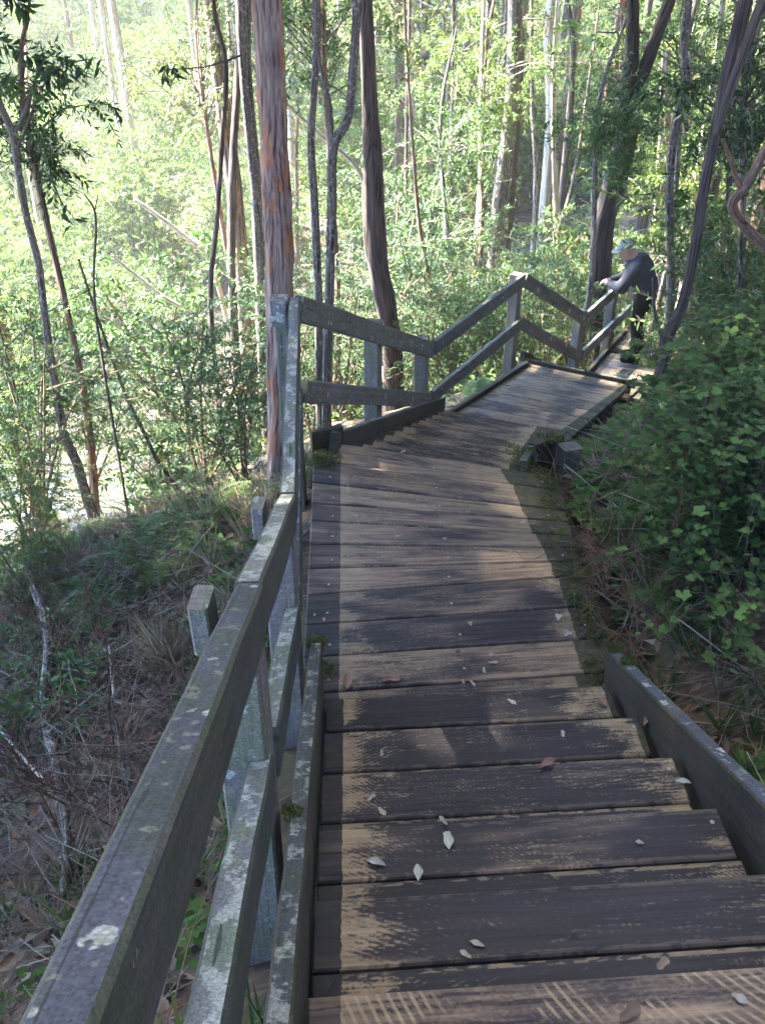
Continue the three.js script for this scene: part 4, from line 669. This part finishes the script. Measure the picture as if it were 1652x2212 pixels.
{
  const R = rng(616);
  let n = 0;
  for (let tries = 0; tries < 1200 && n < 100; tries++) {
    const px = 1240 + R() * 430, py = 560 + R() * 900;
    if (px < 1180 + Math.abs(py - 900) * 0.28 || (py > 1300 && px < 1330 + (py - 1300) * 0.95)) continue;
    const h = groundHit(px, py); if (!offWalk(h.x, -h.z, -h.z < 7.5 ? 1.12 : 1.0)) continue;
    if (fbm(px * 0.006, py * 0.006, 2) < 0.5 || (px > 1300 && px < 1470 && py > 840 && py < 1120)) continue;
    h.y += R() * (px > 1430 ? 0.5 : 0.15);
    const cw = py < 820 ? (px > 1480 ? 'high on the bank at the right edge' : 'on the bank right of the man') : py < 1060 ? (px > 1480 ? 'halfway up the bank at the right edge' : 'around the mossy-footed tree') : px > 1500 ? 'low on the bank at the right edge' : 'on the litter beside the near landing';
    const cs = (0.5 + R() * 0.75) * (px < 1420 && py > 980 ? 0.6 : 1), cz = (cs < 0.75 ? 'small' : cs < 1 ? 'middling' : 'broad') + ' lobed-leaf creeper clump'; copyOf(creepers[n % 4], h, R() * 6.283, cs, cz + ' ' + cw, cz + 's ' + cw); n++;
  }
  [[90, 1420, 'small green plant beside the pale upright branch'], [215, 1370, 'small green plant on the littered left bank'], [300, 1290, 'green creeper clump left of the near posts'], [420, 1180, 'green creeper clump below the corner of the handrail'], [180, 1480, 'lowest green creeper clump on the left bank'], [60, 1560, 'green sprig near the left edge of the bank']].forEach(([px, py, label], k) => copyOf(creepers[k % 4], groundHit(px, py), k, 0.6, label));
}

// fallen branches on the banks
const sticks = [
  ['pale broken branch standing propped on the left bank', M.barkMottle, [[83, 1308, 20], [106, 1367, 24], [116, 1438, 25], [104, 1530, 25], [113, 1613, 24], [127, 1660, 22], [150, 1790, 22], [156, 1875, 20], [146, 1975, 18]], 0.14],
  ['grey log end sticking out of litter on the left bank', M.barkGrey, [[298, 1125, 13], [322, 1145, 13], [346, 1172, 14]], 0.05], ['flaking brown log on the left bank by the river', M.barkBrown, [[125, 1168, 16], [165, 1195, 20], [205, 1218, 22], [250, 1240, 14]], 0.06],
  ['long pale stick slanting across the lower left bank', M.barkPale, [[0, 1590, 10], [50, 1650, 10], [105, 1715, 8]], 0.1], ['bleached stick crossing the crest of the left bank', M.barkPale, [[400, 1080, 5], [470, 1085, 6], [540, 1062, 5], [590, 1040, 4]], 0.06], ['forked grey stick below the curved handrail', M.barkGrey, [[255, 1520, 8], [285, 1480, 9], [310, 1430, 7]], 0.06],
  ['short white-barked stick left of the near handrail', M.barkPale, [[240, 1410, 7], [245, 1470, 7], [250, 1520, 6]], 0.06], ['red-brown bark slab lying on the left bank', M.barkRed, [[248, 1425, 14], [290, 1400, 22], [315, 1375, 14]], 0.04], ['thin stick on the right bank beside the landing', M.barkGrey, [[1290, 1290, 5], [1340, 1330, 5], [1400, 1350, 4]], 0.05],
  ['mossy stick leaning on the dark right bank', M.barkBrown, [[1270, 1080, 6], [1330, 1040, 7], [1400, 985, 6], [1450, 930, 5]], 0.12], ['reddish dead stump on the right bank', M.barkRed, [[1312, 1210, 12], [1308, 1245, 15], [1306, 1270, 15]], 0.04], ['dead grey cane rising from the right bank', M.barkGrey, [[1592, 840, 5], [1600, 900, 6], [1612, 990, 7]], 0.3],
  ['pale stick lying across the right bank', M.barkPale, [[1390, 1050, 4], [1450, 1065, 5], [1520, 1080, 4]], 0.08], ['arched thin branch low in the thicket right of the man', M.barkDark, [[1650, 600, 6], [1590, 575, 8], [1530, 580, 7], [1495, 615, 5]], 0.5], ['rust-brown fallen frond on the right bank', M.barkRed, [[1500, 920, 22], [1520, 960, 30], [1530, 1010, 18]], 0.12],
];
sticks.forEach(([label, mat, px, lift], k) => { const pts = px.map(([x, y]) => groundHit(x, y, lift * (0.4 + 0.6 * hash(x, y)))), rad = px.map(([, , w], i) => w / 2 / FPX * depthOf(pts[i])), b = pts[0].clone(), t = thing('fallen_branch', label, 'branch', b); part('wood', anchor(tube(pts, rad, 9, { seed: 200 + k, step: 0.04, rough: 0.06 }), b), mat, t); });

// ferns: fronds of tapering pinnae
function fern(label, p, seed, size, fronds, pal) {
  const R = rng(seed), t = thing('fern', label, 'fern', p), st = [];
  for (let f = 0; f < fronds; f++) {
    const lb = new Leaves(), a = f / fronds * 6.283 + R() * 0.6, L = size * (0.7 + R() * 0.5), c = new THREE.QuadraticBezierCurve3(V(0, 0, 0), V(Math.cos(a) * L * 0.4, L * 0.55, Math.sin(a) * L * 0.4), V(Math.cos(a) * L, L * (0.2 + R() * 0.3), Math.sin(a) * L));
    for (let k = 3; k < 30; k++) { const u = k / 30, q = c.getPoint(u), d = c.getTangent(u), s = d.clone().cross(V(0, 1, 0)).normalize(), w = L * 0.26 * Math.sin(Math.PI * (0.12 + u * 0.86)); for (const g of [-1, 1]) { const dir = s.clone().multiplyScalar(g).addScaledVector(d, 0.45).add(V(0, -0.12, 0)).normalize(); lb.blade(q, dir, V(0, 1, 0).addScaledVector(dir, -dir.y).normalize(), w, L * 0.03, tint(R, pal[0], pal[1], 0.2), 0.3); } }
    part('frond', lb.geo(), M.leaf, t); st.push([[c.getPoint(0), c.getPoint(0.5), c.getPoint(1)], 0.003]);
  }
  part('stalks', stickGeo(st, 4), M.barkBrown, t);
}
[['blue-green fern on the crest of the left bank', 300, 1110, 0.55, 7], ['small fern left of the crest on the left bank', 250, 1290, 0.35, 6], ['fern below the thick reddish trunk', 520, 1000, 0.5, 7], ['fern near the left edge above the bank', 130, 1200, 0.4, 6], ['fern at the right edge of the bank', 1600, 1150, 0.4, 7], ['fern under the lower landing railing', 1010, 900, 0.6, 7], ['fern on the crest beside the thick reddish trunk', 470, 1060, 0.5, 7], ['fern below the crest near the handrail corner', 420, 1130, 0.42, 7], ['fern among dead twigs on the middle of the left slope', 330, 1230, 0.4, 6], ['fern on the right bank beside the near kerb', 1480, 1330, 0.3, 7], ['fern on the right bank right of the landing', 1420, 1150, 0.32, 7]].forEach(([l, px, py, s, n], k) => fern(l, groundHit(px, py), 40 + k, s, n, k > 2 ? GREEN.mid : GREEN.blue));
// dry tussock and grass sprigs by the kerb
function tussock(name, label, cat, p, seed, n, len, pal, wid, up = 1) { const R = rng(seed), lb = new Leaves(); for (let k = 0; k < n; k++) { const a = R() * 6.283, sp = 0.2 + R() * 0.9; const d = V(Math.cos(a) * sp, up, Math.sin(a) * sp).normalize(), o = V((R() - 0.5) * 0.08, 0, (R() - 0.5) * 0.08), L = len * (0.5 + R() * 0.6); lb.blade(o, d, V(-Math.cos(a), 0.6, -Math.sin(a)).normalize(), L, wid, tint(R, pal[0], pal[1], 0.2), 0.35); } const t = thing(name, label, cat, p); part('blades', lb.geo(), M.leaf, t); }
tussock('grass_tussock', 'dry straw-coloured grass tussock left of the nearest post', 'grass', groundHit(380, 1450), 5, 170, 0.4, [[0.24, 0.19, 0.11], [0.34, 0.28, 0.16]], 0.006, 0.7);
tussock('grass_sprig', 'green grass sprig between the kerb and the middle rail', 'grass', V(-0.27, groundY(-0.27, -1.2), -1.2), 6, 24, 0.34, GREEN.mid, 0.011, 1.2);
tussock('grass_sprig', 'green grass blades under the bottom of the handrail', 'grass', V(-0.5, groundY(-0.5, -1.3), -1.3), 7, 20, 0.3, GREEN.fresh, 0.012, 0.8);
tussock('grass_sprig', 'green strappy blades at the bottom left edge', 'grass', groundHit(20, 2000), 8, 24, 0.3, GREEN.mid, 0.012, 0.8);

// hanging leaf sprigs at upper left
function sprig(label, px, py, X, seed, leaves, pal, from = 0.25) {
  const R = rng(seed), a = onX(px[0], py[0], X), m = onX(px[1], py[1], X), b = onX(px[2], py[2], X), t = thing('leafy_branch', label, 'branch', a), lb = new Leaves(), c = new THREE.CatmullRomCurve3([a, m, b]);
  for (let k = 0; k < leaves; k++) { const q = c.getPoint(from + (1 - from) * (k + R()) / leaves), d = V((R() - 0.5) * 1.6, -1 + R() * 0.7, (R() - 0.5) * 1.6).normalize(); lb.blade(q.addScaledVector(rdir(R), 0.05), d, rdir(R).cross(d).normalize(), 0.08 + R() * 0.06, 0.03, tint(R, pal[0], pal[1]), 0.4); }
  part('twig', anchor(tube([a, m, b], [0.008, 0.006, 0.003], 6, { seed, step: 0.1 }), a), M.barkDark, t); part('leaves', anchor(lb.geo(), a), M.leafThick, t);
}
sprig('dark drooping leaf sprig before the bright clearing at upper left', [40, 120, 215], [320, 150, 125], 6.5, 31, 26, GREEN.dark);
sprig('cluster of dark hanging leaves left of the grey trunk at the top', [520, 440, 350], [120, 145, 150], 7.5, 32, 16, GREEN.dark, 0.78);
sprig('few dark leaves hanging at left of the clearing', [110, 135, 160], [380, 440, 470], 6.8, 33, 9, GREEN.dark);
sprig('leaves hanging over the small tree at far left', [-40, 20, 90], [200, 170, 190], 6.2, 34, 24, GREEN.mid);

// moss on kerbs, post feet and the right side of the deck
{
  const tuftM = (() => { const R = rng(3), lb = new Leaves(); for (let k = 0; k < 7; k++) { const a = R() * 6.283; lb.blade(V((R() - 0.5) * 0.6, 0, (R() - 0.5) * 0.6), V(Math.cos(a) * 0.5, 1, Math.sin(a) * 0.5).normalize(), V(-Math.cos(a), 0.5, -Math.sin(a)).normalize(), 0.9, 0.3, [1, 1, 1]); } return lb.geo(); })();
  const R = rng(909), list = [];
  const add = (p, n, r, ry_ = 0.006) => { for (let k = 0; k < n; k++) { const a = R() * 6.283, q = r * Math.sqrt(R()); list.push(p.clone().add(V(Math.cos(a) * q, R() * ry_, Math.sin(a) * q))); } };
  for (let k = 0; k < 60; k++) { const X = 2.95 + R() * 2.1; add(V(rightX(X) - R() * 0.12, 0.002, -X), 34, 0.05); }
  add(V(kx(2.97), KY(2.97) + 0.17, -2.97), 160, 0.045, 0.03); add(V(kx(3.05), 0.0, -3.05), 200, 0.07); add(V(kx(1.6) - 0.02, KY(1.6) + 0.19, -1.6), 90, 0.03); add(V(krx(2.95), KY(2.95) + 0.15, -2.95), 260, 0.03); add(V(krx(2.8), KY(2.8) + 0.15, -2.8), 200, 0.03); add(V(1.04, -0.09, -5.28), 200, 0.08); add(V(0.88, -0.02, -5.0), 80, 0.03); add(V(-0.34, 0.005, -4.85), 420, 0.11); add(V(rx(2.92), 0.455, -2.9), 100, 0.03);
  for (let k = 0; k < 110; k++) { const X = 1.8 + R() * 3.4, x = rightX(Math.max(2.95, X)) + 0.05 + R() * 0.35 + Math.max(0, 2.9 - X) * 0.1; add(V(x, groundY(x, -X), -X), 22, 0.07, 0.02); }
  const im = new THREE.InstancedMesh(tuftM, M.leaf, list.length), m = new THREE.Matrix4(), q = new THREE.Quaternion(); im.name = 'moss';
  list.forEach((p, i) => { const s = 0.005 + R() * 0.009; m.compose(p, q.setFromEuler(new THREE.Euler(0, R() * 6.28, 0)), V(s, s, s)); im.setMatrixAt(i, m); im.setColorAt(i, new THREE.Color().setRGB(...tint(R, [0.09, 0.12, 0.015], [0.19, 0.21, 0.03], 0.25))); });
  tag(im, 'bright green moss along the kerbs and the shaded deck edge', 'moss', undefined, 'stuff'); im.castShadow = im.receiveShadow = true; scene.add(im);
}

// fallen leaves on the boards, each where it lies
const deckLeaves = [
  [680, 1330, 0, 'p'], [700, 1340, 0, 'p'], [1065, 1432, 0, 'p'], [1045, 1450, 0, 'p'], [1000, 1475, 0, 'p'], [1020, 1478, 0, 'p'], [1225, 1372, 0, 'w'], [1205, 1335, 0, 'w'], [1010, 1107, 0, 'p'], [765, 1117, 0, 'p'], [790, 1078, 0, 'p'], [860, 1160, 0, 'p'], [870, 978, 0, 'p'], [1128, 1128, 0, 'p'], [775, 1300, 0, 'p'], [1015, 1350, 0, 'p'], [905, 1448, 0, 'p'], [990, 1412, 0, 'b'], [845, 1470, 0, 'r'], [750, 1475, 0, 'r'], [1060, 1415, 0, 'p'], [820, 1195, 0, 'p'], [745, 1478, 0, 'p'], [760, 1030, 0, 'b'],
  [1105, 1517, 5, 'p'], [1300, 1520, 5, 'r'], [1395, 1558, 4, 'r'], [1215, 1587, 4, 'p'], [825, 1630, 4, 'p'], [803, 1725, 3, 'p'], [1475, 1690, 3, 'w'], [1180, 1655, 3, 'r'], [825, 1755, 2, 'p'], [957, 1777, 2, 'p'], [967, 1818, 2, 'w'], [1380, 1823, 2, 'p'], [812, 1865, 2, 'w'], [903, 1885, 2, 'w'], [1030, 2040, 1, 'p'], [1005, 2065, 1, 'p'], [1360, 2190, 0.01, 'k'], [1430, 2085, 0.01, 'b'], [1595, 2160, 0.01, 'p'], [1110, 800, -1, 'p'], [1045, 845, -1, 'p'], [1080, 868, -1, 'p'],
];
const leafKinds = { p: ['small pale curled dry leaf', [0.33, 0.29, 0.23], 0.033, 0.4], w: ['large pale grey-green dry leaf', [0.38, 0.37, 0.33], 0.05, 0.5], b: ['brown crumpled dry leaf', [0.20, 0.14, 0.10], 0.042, 0.45], r: ['reddish-brown dry leaf', [0.22, 0.12, 0.09], 0.065, 0.4], k: ['dark folded brown leaf', [0.12, 0.08, 0.06], 0.05, 0.42] };
const curled = (seed, wide) => { const R = rng(seed), g = new THREE.PlaneGeometry(1, wide, 8, 4), p = g.attributes.position, b = (R() - 0.5) * 1.2; for (let i = 0; i < p.count; i++) { const x = p.getX(i), f = Math.pow(Math.max(0, 1 - 4 * x * x), 0.6), y = p.getY(i) * (0.04 + f) ; const yy = y * (1 + 0.2 * Math.sin(x * 9 + seed)); p.setXYZ(i, x, 0.05 + Math.abs(yy) * 0.7 + x * x * (0.3 + b * 0.5) + 0.05 * Math.sin(x * 8 + y * 12 + seed), yy + b * 0.3 * x * x); } g.computeVertexNormals(); return g; };
const leafMats = {}, leafGeos = {};
const placeWords = { 0: 'on the near landing boards', 5: 'on the bottom step of the nearest flight', 4: 'on the second step up from the near landing', 3: 'on the third step up from the near landing', 2: 'on the fourth step up from the near landing', 1: 'on the fifth step up from the near landing', 0.01: 'on the nearest step at the bottom of the picture', '-1': 'on the lower landing' };
deckLeaves.forEach(([px, py, k, kind], i) => {
  const y = k === -1 ? -1.6 : k === 0 ? 0 : 0.147 + (5 - Math.floor(k)) * R_, [w, c, s, wd] = leafKinds[kind], R = rng(i * 17 + 3);
  leafMats[kind] ??= new THREE.MeshStandardMaterial({ color: new THREE.Color(...c), roughness: 0.85, side: THREE.DoubleSide }); const v = kind + i % 6; leafGeos[v] ??= curled(i + 1, wd);
  const m = part('fallen_leaf', leafGeos[v], leafMats[kind], scene); m.position.copy(onY(px, py, y + 0.004)); m.rotation.set(0, R() * 6.283, 0); m.scale.set(s * (0.7 + R() * 0.7), s * (0.7 + R() * 0.9), s * (0.6 + R() * 0.8));
  tag(m, w + ' lying ' + placeWords[String(k)], 'leaf', w.replace('leaf', 'leaves') + ' ' + placeWords[String(k)]);
});

// ---------------------------------------------------------------- the man at the far railing
{
  const at = V(3.33, -2.5, -11.88), F = V(-0.93, 0, -0.37).normalize(), Rt = V(0.37, 0, -0.93).normalize();
  const J = (f, r, u) => V(0, 0, 0).addScaledVector(F, f).addScaledVector(Rt, r).add(V(0, u, 0));
  function field(bones, lo, hi, cell, k) {
    const size = hi.clone().sub(lo), n = Math.ceil(Math.max(size.x, size.y, size.z) / cell) + 4, mc = new MarchingCubes(n, new THREE.MeshStandardMaterial(), false, false, 200000), half = n / 2, mid = lo.clone().add(hi).multiplyScalar(0.5), p = V(0, 0, 0), ab = V(0, 0, 0), ap = V(0, 0, 0);
    mc.isolation = 0;
    for (let z = 0; z < n; z++) for (let y = 0; y < n; y++) for (let x = 0; x < n; x++) {
      p.set((x - half) * cell + mid.x, (y - half) * cell + mid.y, (z - half) * cell + mid.z);
      let d = 0;
      for (const [a, ra, b, rb] of bones) { ab.subVectors(b, a); ap.subVectors(p, a); const t = clamp(ap.dot(ab) / Math.max(1e-9, ab.lengthSq())), e = ap.addScaledVector(ab, -t).length() - lerp(ra, rb, t); d += Math.exp(-k * e); }
      mc.field[x + y * n + z * n * n] = Math.log(Math.max(d, 1e-30)) / k;
    }
    mc.update();
    const c = mc.count, g = new THREE.BufferGeometry(), pos = new Float32Array(c * 3), nor = mc.normalArray.slice(0, c * 3);
    for (let i = 0; i < c; i++) { pos[i * 3] = mc.positionArray[i * 3] * half * cell + mid.x; pos[i * 3 + 1] = mc.positionArray[i * 3 + 1] * half * cell + mid.y; pos[i * 3 + 2] = mc.positionArray[i * 3 + 2] * half * cell + mid.z; }
    g.setAttribute('position', new THREE.BufferAttribute(pos, 3)); g.setAttribute('normal', new THREE.BufferAttribute(nor, 3)); return g;
  }
  const man = thing('person', 'person in grey cap, dark hooded jacket and black trousers leaning forearms on the far railing', 'person', at);
  const skin = new THREE.MeshStandardMaterial({ color: new THREE.Color(0.42, 0.25, 0.18), roughness: 0.6 }), cloth = new THREE.MeshPhysicalMaterial({ specularIntensity: 0.2, color: new THREE.Color(0.05, 0.05, 0.062), roughness: 0.9 }), black = new THREE.MeshPhysicalMaterial({ specularIntensity: 0.2, color: new THREE.Color(0.012, 0.012, 0.014), roughness: 0.9 }), capM = new THREE.MeshPhysicalMaterial({ specularIntensity: 0.2, color: new THREE.Color(0.2, 0.195, 0.19), roughness: 0.9 });
  const head = J(0.27, 0, 1.47), fh = F.clone().multiplyScalar(0.92).add(V(0, -0.3, 0.18)).normalize(), rh = fh.clone().cross(V(0, 1, 0)).normalize(), uh = rh.clone().cross(fh).normalize();
  const Hd = (f, r, u) => head.clone().addScaledVector(fh, f).addScaledVector(rh, r).addScaledVector(uh, u);
  const hip = J(-0.03, 0, 0.93), chest = J(0.07, 0, 1.2), neck = J(0.18, 0, 1.36);
  const sh = (s) => J(0.11, s * 0.19, 1.28), el = (s) => J(0.25, s * 0.24, 1.04), wr = (s) => J(0.44, s * 0.06, 1.015), kn = (s) => J(0.0, s * 0.11, 0.5), an = (s) => J(-0.05, s * 0.12, 0.08), hj = (s) => J(-0.02, s * 0.1, 0.88);
  const body = [[head, 0.088, Hd(0.025, 0, -0.05), 0.075], [Hd(0.02, 0, -0.06), 0.06, Hd(0.055, 0, -0.1), 0.036], [Hd(0.085, 0, 0.0), 0.012, Hd(0.105, 0, -0.025), 0.015], [Hd(-0.01, 0.085, -0.02), 0.018, Hd(-0.01, 0.085, 0.015), 0.02], [Hd(-0.01, -0.085, -0.02), 0.018, Hd(-0.01, -0.085, 0.015), 0.02], [Hd(-0.03, 0, -0.06), 0.055, neck, 0.06], [Hd(0.078, 0.03, 0.028), 0.012, Hd(0.078, -0.03, 0.028), 0.012], [Hd(0.085, 0.02, -0.062), 0.011, Hd(0.085, -0.02, -0.062), 0.011], [neck, 0.07, chest, 0.12], [chest, 0.12, hip, 0.12]];
  for (const s of [-1, 1]) body.push([chest, 0.1, sh(s), 0.06], [sh(s), 0.05, el(s), 0.04], [el(s), 0.038, wr(s), 0.026], [hip, 0.1, hj(s), 0.085], [hj(s), 0.08, kn(s), 0.052], [kn(s), 0.05, an(s), 0.035]);
  part('body', field(body, V(-0.6, 0, -0.5), V(0.5, 1.6, 0.5), 0.02, 60), skin, man);
  part('head', field(body.slice(0, 8), head.clone().addScalar(-0.2), head.clone().addScalar(0.2), 0.008, 140), skin, man);
  const hands = []; for (const s of [-1, 1]) { const w = wr(s), tip = J(0.525, s * -0.01, 1.005); hands.push([w, 0.026, w.clone().lerp(tip, 0.5), 0.032]); for (let f = 0; f < 4; f++) { const o = w.clone().lerp(tip, 0.55).addScaledVector(Rt, (f - 1.5) * 0.017), k1 = o.clone().addScaledVector(F, 0.032 + (f === 1 || f === 2 ? 0.006 : 0)).add(V(0, -0.004, 0)), k2 = k1.clone().addScaledVector(F, 0.02).add(V(0, -0.024, 0)); hands.push([o, 0.0095, k1, 0.009], [k1, 0.009, k2, 0.008]); } const th = w.clone().lerp(tip, 0.25); hands.push([th, 0.012, th.clone().addScaledVector(F, 0.035).addScaledVector(Rt, -s * 0.035).add(V(0, 0.012, 0)), 0.009]); }
  part('hands', field(hands, J(0.5, 0, 1.01).addScalar(-0.13), J(0.5, 0, 1.01).addScalar(0.13), 0.006, 260), skin, man);
  const jk = [[neck.clone().add(V(0, -0.04, 0)), 0.085, chest, 0.165], [chest, 0.165, J(0.0, 0, 1.02), 0.165], [J(0.0, 0, 1.02), 0.165, hip.clone().add(V(0, -0.06, 0)), 0.155], [J(0.08, 0.06, 1.37), 0.055, J(0.08, -0.06, 1.37), 0.055], [J(0.04, 0, 1.36), 0.065, J(0.0, 0, 1.3), 0.07]];
  for (const s of [-1, 1]) jk.push([chest, 0.13, sh(s), 0.085], [sh(s), 0.09, el(s), 0.075], [el(s), 0.07, wr(s).lerp(el(s), 0.12), 0.045]);
  part('jacket', field(jk, V(-0.6, 0.6, -0.5), V(0.45, 1.5, 0.5), 0.016, 55), cloth, man);
  const tr = [[hip.clone().add(V(0, -0.02, 0)), 0.135, hip.clone().add(V(0, -0.1, 0)), 0.13]]; for (const s of [-1, 1]) tr.push([hj(s), 0.105, kn(s), 0.076], [kn(s), 0.075, an(s).add(V(0, 0.02, 0)), 0.062]);
  part('trousers', field(tr, V(-0.4, 0, -0.4), V(0.4, 1.05, 0.4), 0.018, 70), black, man);
  for (const s of [-1, 1]) part('shoe', field([[an(s).add(V(0, -0.03, 0)), 0.05, an(s).addScaledVector(F, 0.16).add(V(0, -0.045, 0)), 0.042]], an(s).addScalar(-0.25), an(s).addScalar(0.25), 0.012, 80), black, man);
  // cap: a rounded crown and a curved peak
  const crown = new THREE.SphereGeometry(0.104, 24, 12, 0, 6.2832, 0, 1.62); crown.scale(1.02, 0.92, 1.1);
  const peak = new THREE.CylinderGeometry(0.112, 0.118, 0.008, 28, 2, false, -1.15, 2.3); { const p = peak.attributes.position; for (let i = 0; i < p.count; i++) { const z = p.getZ(i); p.setZ(i, z * 1.75); p.setY(i, p.getY(i) - Math.abs(p.getX(i)) * Math.abs(p.getX(i)) * 2.2 - Math.max(0, z - 0.06) * 0.25); } peak.computeVertexNormals(); }
  const cap = part('cap', crown, capM, man), basis = new THREE.Matrix4().makeBasis(fh.clone().cross(uh).negate(), uh, fh); cap.quaternion.setFromRotationMatrix(basis); cap.position.copy(Hd(-0.005, 0, 0.025)); part('peak', peak, capM, cap);
}

scene.traverse((o) => { if (o.isMesh && o !== sky) { o.castShadow = true; o.receiveShadow = true; } });
renderer.render(scene, camera);
